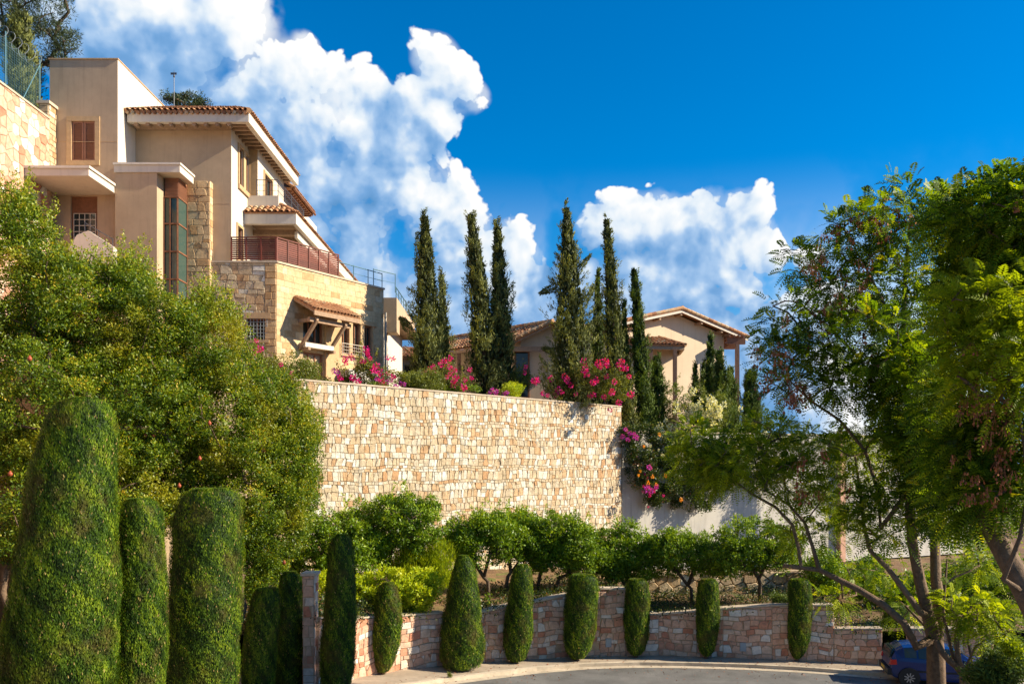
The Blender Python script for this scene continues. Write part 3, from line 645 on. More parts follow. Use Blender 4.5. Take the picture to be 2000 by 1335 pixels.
# cream rendered wall to its right
CW0, CW1 = (5.75, 44.6), (30, 56); CF = Fr(CW0, (CW1[0]-CW0[0], CW1[1]-CW0[1])); cl_ = math.hypot(CW1[0]-CW0[0], CW1[1]-CW0[1])
T = thing('garden_wall', 'plain pale grey rendered wall hung with dark flowering climbers, right of the great stone wall', 'wall', (CW0[0], CW0[1], 2))
mb = MB()
k = 10
for i in range(k):
    a, b = cl_*i/k, cl_*(i+1)/k; mb.fbox(CF, a+.004, b-.004, 1.5, 9.0, -.4, 0, random.random())
mb.fbox(CF, .0, cl_, 1.5, 8.99, -.38, -.012); mb.build('rendered_face', CREAM, T)
mb = MB(); mb.fbox(CF, -.02, cl_, 9.004, 9.09, -.45, .05); mb.build('coping', COP, T)
uu, _ = CF.hit(1638, 1000); mb = MB(); mb.fbox(CF, uu-.2, uu+.2, 1.5, 9.3, .02, .35); mb.build('pier', hard('pink_render', S2((.52, .30, .20), (.58, .34, .24)), bump=.2), T)
# rough rock wall behind the right-hand citrus trees
T = thing('rock_wall', 'rough orange rock wall in the shade behind the right-hand citrus trees', 'wall', (7, 36.6, 1)); RF = Fr((xx(1235, 36.6), 36.6), (1, .08))
mb = MB(); mb.fbox(RF, 0, 11, .6, 2.72, -.4, 0); mb.build('mortar_core', MORT, T); mb = MB()
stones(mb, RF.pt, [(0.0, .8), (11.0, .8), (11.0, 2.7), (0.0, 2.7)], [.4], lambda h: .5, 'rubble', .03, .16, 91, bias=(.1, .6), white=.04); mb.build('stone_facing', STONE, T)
# ---------------------------------------------------------------- upper terrace: the hill the houses stand on
mb = MB(); pts = [BF.pt(0, 0, -.5)[:2], BF.pt(bl-.1, 0, -.5)[:2], CF.pt(.2, 0, -.4)[:2], CF.pt(cl_, 0, -.4)[:2], (60, 110), (-60, 110), (-60, 30), (-19.4, 30)]
ztop = [10.35, 10.15, 8.95, 8.8, 8.8, 12, 12, 11]
mb.poly([(p[0], p[1], z) for p, z in zip(pts, ztop)], .5)
for i in range(len(pts)): j = (i+1) % len(pts); mb.poly([(*pts[i], 1.0), (*pts[j], 1.0), (*pts[j], ztop[j]), (*pts[i], ztop[i])], .3)
tag(mb.build('hillside', SOIL, None, (0, 0, 0)), kind='structure')
# ================================================================ the big house on the left
H = thing('stucco_house', 'tall three-storey beige stucco and stone house with tiled roofs on the hill at left', 'house', (-14, 38, 10))
def prect(mb, fr, r, w0, w1, c=.5): mb.fbox(fr, r[0], r[1], r[2], r[3], w0, w1, c)
def window(par, fr, r, depth=.14, fw=.06, cols=2, rows=1, mat=WOOD, pane=GLASS, name='window'):
    """frame set back in an opening r=(u0,u1,v0,v1), pane behind it"""
    u0, u1, v0, v1 = r; mb = MB(); a, b = -depth+.0, -depth+.07
    mb.fbox(fr, u0, u0+fw, v0, v1, a, b); mb.fbox(fr, u1-fw, u1, v0, v1, a, b); mb.fbox(fr, u0+fw, u1-fw, v1-fw, v1, a, b); mb.fbox(fr, u0+fw, u1-fw, v0, v0+fw, a, b)
    for i in range(1, cols): u = u0+(u1-u0)*i/cols; mb.fbox(fr, u-.025, u+.025, v0+fw, v1-fw, a, b-.01)
    for i in range(1, rows): v = v0+(v1-v0)*i/rows; mb.fbox(fr, u0+fw, u1-fw, v-.02, v+.02, a, b-.015)
    f = mb.build(name, mat, par); mb = MB(); mb.fbox(fr, u0+.01, u1-.01, v0+.01, v1-.01, -depth-.03, -depth-.004); mb.build('pane', pane, f); return f
def surround(par, fr, r, t=.14, w=.05, mat=TRIM, sill=True, name='window_surround'):
    u0, u1, v0, v1 = r; mb = MB(); mb.fbox(fr, u0-t, u0, v0, v1, -.02, w); mb.fbox(fr, u1, u1+t, v0, v1, -.02, w); mb.fbox(fr, u0-t, u1+t, v1, v1+t, -.02, w+.004); mb.fbox(fr, u0-t, u1+t, v0-t, v0, -.02, w+.03 if sill else w)
    return mb.build(name, mat, par)
def louvers(mb, fr, u0, u1, v0, v1, w, pitch=.05, c=.5):
    v = v0+.01
    while v < v1-.02:
        mb.hexa([fr.pt(u0, v, w+.025), fr.pt(u1, v, w+.025), fr.pt(u1, v+.008, w-.005), fr.pt(u0, v+.008, w-.005), fr.pt(u0, v+.012, w+.028), fr.pt(u1, v+.012, w+.028), fr.pt(u1, v+.035, w), fr.pt(u0, v+.035, w)], c+random.uniform(-.3, .3)); v += pitch
def railing(par, pts, h, name='railing', mat=IRON, step=.16, rails=2, post=1.2, r=.012):
    """thin iron railing along 3-D points (foot line)"""
    mb = MB()
    for a, b in zip(pts, pts[1:]):
        a, b = Vector(a), Vector(b); Lg = (b-a).length
        mb.tube([a+Vector((0, 0, h)), b+Vector((0, 0, h))], r*1.5, 5)
        for k in range(rails): z = h*(k+1)/(rails+1); mb.tube([a+Vector((0, 0, z)), b+Vector((0, 0, z))], r*.8, 4)
        n = max(1, int(Lg/post))
        for i in range(n+1): p = a+(b-a)*i/n; mb.tube([p, p+Vector((0, 0, h+.03))], r*1.4, 5)
        if step:
            n = max(1, int(Lg/step))
            for i in range(1, n): p = a+(b-a)*i/n; mb.tube([p, p+Vector((0, 0, h))], r*.6, 4)
    return mb.build(name, mat, par)
XA = -16.63
# --- block A: flat-topped tower; sunlight on its right side painted as white stucco
fa = FRONT(0, 36.0); hw = fa.rect(140, 237, 186, 314); hd = fa.rect(138, 383, 190, 470)
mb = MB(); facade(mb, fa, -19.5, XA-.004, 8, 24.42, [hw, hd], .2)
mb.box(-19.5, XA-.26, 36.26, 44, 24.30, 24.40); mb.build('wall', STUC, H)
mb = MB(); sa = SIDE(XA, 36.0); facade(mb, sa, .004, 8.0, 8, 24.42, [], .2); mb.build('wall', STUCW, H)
mb = MB(); mb.box(-19.55, XA+.03, 35.96, 36.3, 24.424, 24.47); mb.box(XA-.3, XA+.03, 36.304, 44, 24.424, 24.47); mb.build('parapet_cap', TRIM, H)
mb = MB(); mb.fbox(fa, -19.5, XA-.01, 20.95, 20.97, .0, .006); mb.build('joint_line', TRIM, H)
surround(H, fa, hw, .20, .04)
f = MB()
for s in (0, 1):
    u0 = hw[0]+(hw[1]-hw[0])*s/2+.01; u1 = hw[0]+(hw[1]-hw[0])*(s+1)/2-.01; mb = MB()
    mb.fbox(fa, u0, u0+.07, hw[2], hw[3], -.08, -.03); mb.fbox(fa, u1-.07, u1, hw[2], hw[3], -.08, -.03); mb.fbox(fa, u0+.07, u1-.07, hw[3]-.08, hw[3], -.08, -.03); mb.fbox(fa, u0+.07, u1-.07, hw[2], hw[2]+.08, -.08, -.03); mb.fbox(fa, u0+.07, u1-.07, hw[2]+.08, hw[3]-.08, -.10, -.085, .2)
    louvers(mb, fa, u0+.07, u1-.07, hw[2]+.08, hw[3]-.08, -.07); mb.build('shutter', SHUT, H)
# door with glazed grille
mb = MB(); mb.fbox(fa, hd[0], hd[1], hd[2]-1.0, hd[3], -.19, -.10); d = mb.build('door', WOOD, H); mb = MB()
mz = hd[2]+(hd[3]-hd[2])*.62; mb.fbox(fa, hd[0]+.1, hd[1]-.1, hd[2]-.1, mz, -.095, -.085); mb.build('pane', GLASS, d); mb = MB()
for i in range(5): u = hd[0]+.1+(hd[1]-hd[0]-.2)*i/4; mb.fbox(fa, u-.012, u+.012, hd[2]-.1, mz, -.084, -.06)
for i in range(6): v = hd[2]-.1+(mz-hd[2]+.1)*i/5; mb.fbox(fa, hd[0]+.1, hd[1]-.1, v-.012, v+.012, -.083, -.065)
mb.build('grille', STUCW, d)
# canopy over the door
mb = MB(); mb.box(-19.2, -16.64, 33.55, 35.99, zz(343, 33.55), zz(329, 33.55)); mb.box(-19.24, -16.58, 33.49, 35.985, zz(329, 33.55)+.003, zz(327, 33.55)+.06, .9); mb.build('canopy', STUCW, H)
# stone quoin pier at the left
T = thing('stone_pier', 'short stone pier between the fenced wall and the tall stucco tower', 'pier', (-19.3, 35.5, 19))
mb = MB(); mb.box(-19.6, -19.22, 35.4, 35.95, 18, 22.3); mb.build('mortar_core', MORT, T); mb = MB()
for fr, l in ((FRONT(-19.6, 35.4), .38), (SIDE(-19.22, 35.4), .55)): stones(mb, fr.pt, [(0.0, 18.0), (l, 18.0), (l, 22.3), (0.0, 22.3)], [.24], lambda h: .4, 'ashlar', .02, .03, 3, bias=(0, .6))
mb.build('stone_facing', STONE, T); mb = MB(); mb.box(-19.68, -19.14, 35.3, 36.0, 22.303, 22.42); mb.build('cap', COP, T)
# --- block B
mb = MB(); mb.box(XA+.02, -14.86, 35.72, 37.68, 8, 19.56); mb.build('wall', STUC, H)
mb = MB(); mb.box(XA-.0, -13.88, 35.66, 37.2, 19.563, 19.86); mb.box(XA-.02, -13.83, 35.60, 37.24, 19.864, 19.95, .9); mb.build('flat_roof', STUCW, H)
# glazed corner bay
zg = [13.3, 14.45, 15.4, 16.3, 17.3, 18.72]; zg = [zz(p, 36.4) for p in (655, 600, 545, 491, 437, 385)]
mb = MB()
for z in zg: mb.box(-14.84, -14.2, 36.36, 36.44, z-.03, z+.03); mb.box(-14.28, -14.2, 36.441, 37.65, z-.03, z+.03)
for x in (-14.84, -14.58, -14.27): mb.box(x-.02, x+.03, 36.35, 36.42, 12.6, 18.7, .2)
mb.box(-14.27, -14.19, 37.3, 37.38, 12.6, 18.7, .2); fbay = mb.build('corner_window', WOOD, H)
mb = MB(); mb.box(-14.83, -14.25, 36.43, 36.46, 12.6, 18.75); mb.box(-14.25, -14.23, 36.43, 37.66, 12.6, 18.75); mb.build('pane', GLASSG, fbay)
mb = MB(); mb.box(-14.78, -14.62, 36.50, 36.52, 12.6, 18.7, .8); mb.build('curtain', STUCW, fbay)
mb = MB(); mb.box(-14.80, -14.22, 36.40, 37.64, 18.76, 19.56, .2); louvers(mb, FRONT(0, 36.40), -14.80, -14.22, 18.78, 19.52, .0, .06); louvers(mb, SIDE(-14.22, 36.4), 0.0, 1.2, 18.78, 19.52, .0, .06); mb.build('louvre_box', SHUT, H)
# --- stone pilaster
mb = MB(); mb.box(-14.22, -13.22, 37.36, 37.69, 8, 19.76); mb.build('pilaster_core', MORT, H)
mb = MB(); stones(mb, FRONT(-14.22, 37.36).pt, [(0.0, 12.0), (1.0, 12.0), (1.0, 19.76), (0.0, 19.76)], [.32, .45, .25], lambda h: .45, 'course', .02, .03, 12, bias=(.1, .75), white=.03)
stones(mb, SIDE(-13.22, 37.36).pt, [(0.0, 12.0), (.33, 12.0), (.33, 19.76), (0.0, 19.76)], [.32], lambda h: .4, 'ashlar', .02, .02, 13, bias=(.3, .9)); mb.build('pilaster', ASH, H)
# --- main block C
XC = -12.4; mb = MB(); fc = FRONT(0, 37.7); facade(mb, fc, XA+.002, XC-.004, 8, 22.35, []); mb.fbox(fc, -13.2, XC-.03, 18.85, 18.87, .0, .006)
sc_ = SIDE(XC, 37.7); w1 = sc_.rect(466, 286, 474, 360); w2 = sc_.rect(478.5, 296, 485.5, 372); w3 = sc_.rect(463, 440, 473, 505)
w2 = (w2[0], w2[1], w1[2], w1[3])
mb2 = MB(); facade(mb2, sc_, .004, 16.5, 8, 22.35, [w1, w2, w3]); mb.build('wall', STUC, H); mb2.build('wall', STUCW, H)  # sunlight on the side wall is painted in with the white stucco
for w in (w1, w2, w3): window(H, sc_, w, .12, .05, 1, 1)
surround(H, sc_, (w1[0], w2[1], w1[2], w1[3]), .13, .06) if False else None
mb = MB(); t = .13; mb.fbox(sc_, w1[0]-t, w1[0], w1[2], w1[3], 0, .06); mb.fbox(sc_, w1[1], w2[0], w1[2], w1[3], 0, .06); mb.fbox(sc_, w2[1], w2[1]+t, w1[2], w1[3], 0, .06); mb.fbox(sc_, w1[0]-t, w2[1]+t, w1[3], w1[3]+t, 0, .064); mb.fbox(sc_, w1[0]-t, w2[1]+t, w1[2]-.2, w1[2], 0, .09); mb.build('window_surround', TRIM, H)
surround(H, sc_, w3, .12, .05)
# --- projecting bay D with door to balcony
XD = -11.98; sd = SIDE(XD, 40.2); dd = sd.rect(516, 338, 531, 384); mb = MB(); facade(mb, sd, .004, 4.6, 19.45, 22.3, [(dd[0], dd[1], 19.95, dd[3])]); mb.build('wall', STUCW, H)  # sunlit side of the bay painted with the white stucco too
mb = MB(); mb.box(XC+.001, XD-.003, 40.2, 40.5, 19.45, 22.3); mb.build('wall', TRIM, H)
window(H, sd, (dd[0], dd[1], 19.95, dd[3]), .12, .06, 2, 1); surround(H, sd, (dd[0], dd[1], 19.95, dd[3]), .13, .05, sill=False)
# balcony
mb = MB(); mb.box(XC+.002, -10.94, 40.0, 45.0, 19.42, 19.93); mb.build('balcony', STUCW, H)
railing(H, [(XD, 40.05, 19.93), (-10.98, 40.05, 19.93), (-10.98, 45, 19.93)], .75, step=.14)
# --- roof 1
zf0, zf1 = zz(238, 36.7), zz(219, 36.7); XE = -11.32
mb = MB(); mb.box(-16.55, XE, 36.7, 36.95, zf0, zf1); mb.box(XE-.22, XE, 36.952, 45.2, zf0, zf1-.003); mb.build('fascia', STUCW, H)
mb = MB(); mb.box(-16.5, XE-.23, 36.96, 45.1, zf0+.22, zf1-.03); mb.box(-16.5, XC-.0, 36.96, 37.69, zf0+.01, zf0+.2); mb.build('soffit', PALEW, H)
mb = MB()
for k in range(9): x = xx(268+k*22.6, 36.95); mb.tube([(x, 36.80, zf0-.05), (x, 37.12, zf0-.05)], .085, 9, c=random.random())
for k in range(17): y = 37.3+k*.46; mb.box(XC, XE-.1, y, y+.13, zf0+.06, zf0+.215, random.random())
build_each(mb, 'rafter', PALEW, H)
mb = MB(); zr = zf1+1.35; A_, B_, C_, D_ = (-16.6, 36.62, zf1+.04), (XE+.04, 36.62, zf1+.04), (-12.75, 39.6, zr), (-16.2, 39.6, zr)
tile_roof(mb, [A_, B_, C_, D_], seed=1); tile_roof(mb, [(XE+.04, 36.62, zf1+.04), (XE+.04, 45.2, zf1+.04), (-12.75, 42.6, zr), (-12.75, 39.6, zr)], seed=2, row=.4)
mb.poly([(-16.6, 36.7, zf1), (-16.2, 39.6, zr), (-16.2, 44, zr), (-16.6, 45, zf1)], .3); mb.poly([(-16.2, 39.6, zr), (-12.75, 39.6, zr), (-12.75, 42.6, zr), (-16.2, 44, zr)], .3)
ridge(mb, B_, C_); ridge(mb, C_, D_); ridge(mb, D_, A_)
# a second course of tile ends under the eave
k = -16.5
while k < XE: mb.tube([(k, 36.58, zf1-.045), (k, 36.9, zf1-.03)], .07, 8, c=random.random()); k += .23
mb.build('roof', TILE, H)
# --- brown eave further back with gutter
mb = MB(); mb.box(XC, -11.7, 45.3, 50.2, 21.9, 22.02, .3); tile_roof(mb, [(-11.62, 45.3, 22.05), (-11.62, 50.2, 22.05), (-12.9, 50.2, 22.9), (-12.9, 45.3, 22.9)], seed=6); mb.build('rear_roof', TILE, H)
mb = MB(); mb.tube([(-11.58, 45.3, 21.98), (-11.58, 50.2, 21.98)], .07, 8)
for k in range(12): mb.box(XC, -11.75, 45.5+k*.4, 45.58+k*.4, 21.78, 21.895)
mb.build('gutter', WOOD, H)
# --- lower canopy with tiles
zc0, zc1 = zz(437, 39.45), zz(416, 39.45); XF = -9.98
mb = MB(); mb.box(XC+.004, XF, 39.45, 39.7, zc0, zc1); mb.box(XF-.2, XF, 39.702, 56, zc0, zc1-.002); mb.build('fascia', STUCW, H)
mb = MB(); mb.box(XC+.003, XF-.203, 39.71, 55.9, zc0+.25, zc1-.02); mb.build('soffit', PALEW, H)
mb = MB(); tile_roof(mb, [(XC+.02, 39.38, zc1+.02), (XF+.02, 39.38, zc1+.02), (-10.9, 40.1, 19.42), (XC+.02, 40.1, 19.42)], seed=8, row=.3, rad=.1, pitch=.27); tile_roof(mb, [(XF+.02, 39.38, zc1+.02), (XF+.02, 56, zc1+.02), (-10.95, 56, 19.6), (-10.95, 40.1, 19.6)], seed=9); mb.build('canopy_roof', TILE, H)
mb = MB(); mb.box(-10.34, -10.2, 40.6, 47.0, 18.1, 18.42); mb.build('awning_beam', STUCW, H)
mb = MB()
for k in range(5): mb.box(XC+.02, -10.36, 40.8+k*1.3, 40.95+k*1.3, 18.3, 18.55)
build_each(mb, 'canopy_beam', PALEW, H)
mb = MB(); mb.box(-12.39, -11.0, 45.0, 54.6, 16.2, 18.7); mb.box(-12.39, -11.9, 41.6, 42.0, 16.2, 18.7); mb.build('wall', STUC, H)
mb = MB(); mb.box(-12.1, -11.3, 44.9, 44.995, 16.3, 18.2); mb.build('terrace_door', GLASS, H)
# --- stone storey: shaded front and sunlit long face
SCX, SCY = -10.35, 37.5; f1 = FRONT(-13.25, SCY); l1 = SCX+13.25; zs = 16.2
gw = f1.rect(483, 622, 522, 664); mb = MB(); facade(mb, f1, 0, l1, 8, zs, [gw], .22)
f2 = Fr((SCX, SCY), (.543, .84)); L2 = f2.hit(749, 600)[0]
hb = f2.rect(592, 622, 632, 668); hb2 = f2.rect(588, 676, 632, 735)
zb, zt2 = hb[2], hb[3]
def tall(xa, xb, yt, yb): a = f2.hit(xa, yt); b = f2.hit(xb, yt); return (a[0], b[0], f2.hit(xa, yb)[1], a[1])
h3 = tall(666, 681, 626, 690); h4 = tall(688, 703, 636, 690); h5 = tall(711, 726, 640, 698); h4 = (h4[0], h4[1], h3[2], h3[3]); h5 = (h5[0], h5[1], h3[2], h3[3])
hb2 = (hb[0], hb[1], 10.6, hb[2]-.42)
HO = [hb, hb2, h3, h4, h5]; facade(mb, f2, 0, L2, 8, zs, HO, .22); mb.build('masonry_core', MORT, H)
mb = MB(); stones(mb, f1.pt, [(0.0, 10.5), (l1-.5, 10.5), (l1-.5, zs), (0.0, zs)], [.42, .22, .36, .30], lambda h: .40, 'course', .018, .03, 21, bias=(.1, .75), holes=[gw], white=.16, warp=.03); mb.build('stone_facing', STONE, H)
mb = MB(); stones(mb, f1.pt, [(l1-.5, 10.5), (l1, 10.5), (l1, zs), (l1-.5, zs)], [.3], lambda h: .6, 'ashlar', .02, .04, 22, bias=(0, .6), white=0); mb.build('quoin_facing', ASH, H); mb = MB()
stones(mb, f2.pt, [(0.0, 10.5), (L2, 10.5), (L2, zs), (0.0, zs)], [.26, .3, .28], lambda h: .52, 'ashlar', .009, .014, 23, bias=(.25, .95), holes=HO, white=.06, warp=.01); mb.build('ashlar_facing', ASH, H)
mb = MB(); mb.fbox(f1, -.03, l1+.06, zs+.003, zs+.09, -.35, .06); mb.fbox(f2, .05, L2+.05, zs+.004, zs+.091, -.35, .06); mb.build('coping', COP, H)
mb = MB(); mb.poly([(-12.4, 37.76, zs-.05), (-10.6, 37.76, zs-.05), (-6.9, 43.4, zs-.05), (-6.9, 54, zs-.05), (-12.4, 54, zs-.05)]); mb.build('terrace_floor', COP, H)
window(H, f1, gw, .16, .07, 2, 1)
mb = MB(); mb.fbox(f1, gw[0]-.1, gw[1]+.15, gw[3], gw[3]+.25, .02, .06); mb.fbox(f1, gw[0]-.1, gw[1]+.1, gw[2]-.12, gw[2], .02, .09); mb.build('window_surround', TRIM, H)
mb = MB()
for i in range(7): u = gw[0]+(gw[1]-gw[0])*i/6; mb.tube([f1.pt(u, gw[2], .03), f1.pt(u, gw[3], .03)], .010, 5)
for i in range(7): v = gw[2]+(gw[3]-gw[2])*i/6; mb.tube([f1.pt(gw[0], v, .03), f1.pt(gw[1], v, .03)], .010, 5)
mb.build('window_grille', GALV, H)
window(H, f2, hb, .18, .09, 3, 1); window(H, f2, hb2, .18, .07, 3, 2, mat=SHUT, pane=STUC)
for h in (h3, h4, h5): window(H, f2, h, .16, .07, 2, 1)
mb = MB()
for a, b in ((hb[1]+.03, h3[0]-.16), ): mb.fbox(f2, a, b, 10.4, h3[3]+.25, .03, .14)
for a, b in ((h3[0]-.12, h3[0]-.005), (h3[1]+.005, h4[0]-.005), (h4[1]+.005, h5[0]-.005), (h5[1]+.005, h5[1]+.12)): mb.fbox(f2, a, b, h3[2], h3[3], -.02, .05)
mb.fbox(f2, h3[0]-.12, h5[1]+.3, h3[3]+.003, h3[3]+.22, -.02, .09); mb.fbox(f2, h3[0]-.12, h5[1]+.15, h3[2]-.12, h3[2]-.003, -.02, .09); mb.build('window_surround', TRIM, H)
railing(H, [f2.pt(h3[0]-.15, h3[2]-.15, .25), f2.pt(h4[1]+.05, h3[2]-.15, .25)], .62, step=.13, rails=3, mat=STUCW)
mb = MB(); pz = zz(722, 39.5); mb.fbox(f2, h3[0]-.25, h5[1]-.1, 11.2, 11.85, .05, .75); mb.build('planter', CREAM, H)
# awning on struts
ua, _ = f2.hit(572, 580); ub = f2.hit(703, 612, 1.35)[0]; _, ze = f2.hit(617, 606, 1.35); _, zu = f2.hit(570, 579)
mb = MB(); tile_roof(mb, [f2.pt(ua, ze+.06, 1.4), f2.pt(ub, ze+.06, 1.4), f2.pt(ub, zu, .03), f2.pt(ua, zu, .03)], pitch=.21, row=.3, rad=.085, seed=15, lo=.1)
aw = mb.build('awning_roof', TILE, H)
mb = MB(); mb.beam(f2.pt(ua, ze-.10, 1.33), f2.pt(ub, ze-.10, 1.33), .07, .2)
for k in range(8): u = ua+.05+(ub-ua-.1)*k/7; mb.beam(f2.pt(u, ze-.02, 1.30), f2.pt(u, zu-.09, .03), .08, .11, random.random())
mb.beam(f2.pt(ua, ze-.36, 1.0), f2.pt(ub-.3, ze-.36, 1.0), .16, .2); mb.build('awning_frame', PALEW, aw)
for u in (ua+.35, ub-.75):
    mb = MB(); mb.beam(f2.pt(u, ze-1.55, .08), f2.pt(u, ze-.35, 1.15), .13, .15); mb.beam(f2.pt(u, ze-.32, .03), f2.pt(u, ze-.32, 1.2), .13, .16); mb.build('awning_strut', PALEW, H)
mb = MB(); mb.fbox(f2, hb[0]-.25, hb[1]+.25, hb[2]-.26, hb[2]-.05, .02, .42, .9); mb.build('window_ledge', STUCW, H)
for s in (hb[0]-.2, hb[1]+.1):
    mb = MB(); mb.fbox(f2, s, s+.14, hb[2]-.40, hb[2]-.262, .02, .55); mb.build('ledge_bracket', PALEW, H)
# slatted screen on the terrace
FE = thing('slatted_screen', 'reddish-brown slatted wooden screen round the terrace of the stucco house', 'fence', (-10.4, 37.6, zs+.1))
zf = zs+.12; fh = .98
def slats(fr, u0, u1, name):
    mb = MB(); v = zf+.03
    while v < zf+fh-.05:
        c = random.random(); mb.fbox(fr, u0, u1, v, v+.072, -.035, -.015, c); v += .092
    mb.build(name, REDW, FE); mb = MB(); n = max(2, round((u1-u0)/.62))
    for i in range(n+1): u = u0+(u1-u0)*i/n; mb.fbox(fr, u-.03, u+.03, zf-.03, zf+fh, -.014, .02, random.random())
    mb.fbox(fr, u0-.02, u1+.02, zf+fh+.002, zf+fh+.045, -.05, .03); mb.build('post_frame', REDW, FE)
uf0 = f1.hit(452, 500)[0]; uf1 = f2.hit(661, 520)[0]; slats(f1, uf0, l1-.03, 'slat_panel'); slats(f2, .03, uf1, 'slat_panel')
railing(H, [f2.pt(uf1+.05, zs+.09, -.05), f2.pt(L2-.05, zs+.09, -.05)], .72, step=0, rails=1, post=.8, mat=BLUEI, r=.016)
railing(H, [f2.pt(L2-.3, zs+.09, -.4), (-6.1, 44.6, zs+.1)], .95, step=0, rails=1, post=1.0, mat=BLUEI, r=.016)
# --- cantilevered block and rear balcony
mb = MB(); zk1 = zz(581, 45); zk0 = zz(648, 45); mb.box(-6.95, -6.08, 45, 46.2, zk0, zk1); mb.box(-7.6, -6.1, 46.203, 53.5, zz(617, 46), zk1-.002); mb.build('rear_balcony', STUC, H)
mb = MB()
for k in range(15): mb.box(-6.9, -5.75, 46.3+k*.48, 46.42+k*.48, zz(617, 46)-.16, zz(617, 46)-.003, random.random())
mb.box(-6.95, -5.68, 46.2, 53.5, zz(617, 46)-.24, zz(617, 46)-.163); mb.build('soffit', PALEW, H)
mb = MB(); s4 = SIDE(-6.75, 43.5); facade(mb, s4, 0, 9, 9, zz(617, 46)-.25, []); mb.box(-9.5, -6.76, 43.75, 52, 9, 15.2); mb.build('wall', STUCW, H)
railing(H, [(-6.12, 45.1, zk1), (-6.12, 53.4, zk1)], .55, step=0, rails=1, post=1.0, mat=BLUEI, r=.018)
mb = MB(); mb.tube([(-6.55, 44.2, 10), (-6.55, 44.2, 15.2)], .06, 8); mb.build('drainpipe', STUCW, H)
# finial on the roof
mb = MB(); p = at(340, 208, 40); mb.tube([p-Vector((0, 0, .3)), (p.x, p.y, zz(150, 40))], .018, 6); mb.lathe((p.x, p.y, zz(152, 40)), [(.015, 0), (.05, .04), (.035, .12), (.015, .2), (.008, .35)], 8); mb.box(p.x-.16, p.x+.12, p.y-.01, p.y+.01, zz(146, 40), zz(144, 40)+.05); mb.build('roof_finial', IRON, H)
# stair parapet in front of the door
T = thing('stair_parapet', 'white rendered stair parapet with a thin handrail below the front door canopy', 'parapet', (-16.8, 34, 15))
a = at(150, 456, 34); b = at(172, 450, 34); c = at(212, 482, 34); mb = MB(); pr = [(a.x-.8, 14.0), (c.x+.2, 14.0), (c.x+.2, c.z), (b.x, b.z), (a.x, a.z-.05), (a.x-.8, a.z-1.4)]
mb.poly([(x, 34.0, z) for x, z in pr]); mb.poly([(x, 34.3, z) for x, z in pr][::-1])
for i in range(len(pr)): j = (i+1) % len(pr); mb.poly([(pr[i][0], 34.0, pr[i][1]), (pr[i][0], 34.3, pr[i][1]), (pr[j][0], 34.3, pr[j][1]), (pr[j][0], 34.0, pr[j][1])])
mb.build('parapet_wall', STUCW, T); railing(T, [(b.x-.2, 34.15, b.z), (c.x+.1, 34.15, c.z)], .35, step=0, rails=0, post=.5, name='handrail')
# --- left retaining wall with wire fence
T = thing('boundary_wall', 'high sunlit stone retaining wall running in from the left edge to the stucco tower', 'wall', (-19.2, 30, 10))
s5 = SIDE(-19.2, 12.0); lb = 35.4-12; mb = MB(); mb.box(-19.9, -19.2, 12, 35.4, 6, 21.65); mb.build('mortar_core', MORT, T)
mb = MB(); stones(mb, s5.pt, [(12.0, 9.5), (lb, 9.5), (lb, 21.64), (12.0, 21.64)], [.36], lambda h: .42, 'rubble', .022, .03, 61, white=.16, warp=.03); mb.build('stone_facing', PINK, T)
mb = MB(); mb.box(-19.95, -19.14, 12, 35.4, 21.653, 21.73); mb.build('coping', COP, T)
T = thing('wire_fence', 'green wire-mesh fence with blue posts and coiled barbed wire above the left retaining wall', 'fence', (-19.7, 30, 21.7))
mb = MB()
for y in (23.6, 26, 28.4, 30.8, 33.2, 35.6): mb.tube([(-19.7, y, 21.7), (-19.7, y, 23.9), (-19.7, y, 24.2)], .03, 6)
mb.tube([(-19.7, 35.6, 24.0), (-19.7, 34.2, 21.8)], .02, 5); build_each(mb, 'post', BLUEI, T); mb = MB()
for z in np.linspace(21.8, 23.9, 22): mb.tube([(-19.7, 23, z), (-19.7, 35.6, z)], .004, 3, cap=False)
for y in np.arange(23, 35.6, .12): mb.tube([(-19.7, y, 21.75), (-19.7, y, 23.9)], .004, 3, cap=False)
mb.build('mesh_panel', BLUEI, T); mb = MB(); mb.tube([(-19.7+.28*math.cos(t), 23+t*.075, 24.05+.28*math.sin(t)) for t in np.arange(0, 165, .5)], .007, 4, cap=False); mb.build('barbed_wire_coil', GALV, T)
# ================================================================ small outbuilding behind
T = thing('outbuilding', 'small orange outbuilding with a tiled roof seen between the stucco house and the first cypress', 'building', (-8, 57, 10))
fo = Fr((xx(764, 56), 56), (1, .5)); mb = MB(); facade(mb, fo, 0, 3, 9, zz(697, 56), [(.9, 1.6, 9.5, zz(712, 56))]); mb.build('wall', VILLA, T)
mb = MB(); e0, e1 = fo.pt(-.4, zz(697, 56), .5), fo.pt(3.3, zz(697, 56), .5); tile_roof(mb, [e0, e1, fo.pt(3.3, zz(668, 56), -2), fo.pt(-.4, zz(668, 56), -2)], seed=31); mb.build('roof', TILE, T)
mb = MB(); mb.fbox(fo, .95, 1.55, 9.5, zz(712, 56), -.2, -.15); mb.build('window', GLASS, T)
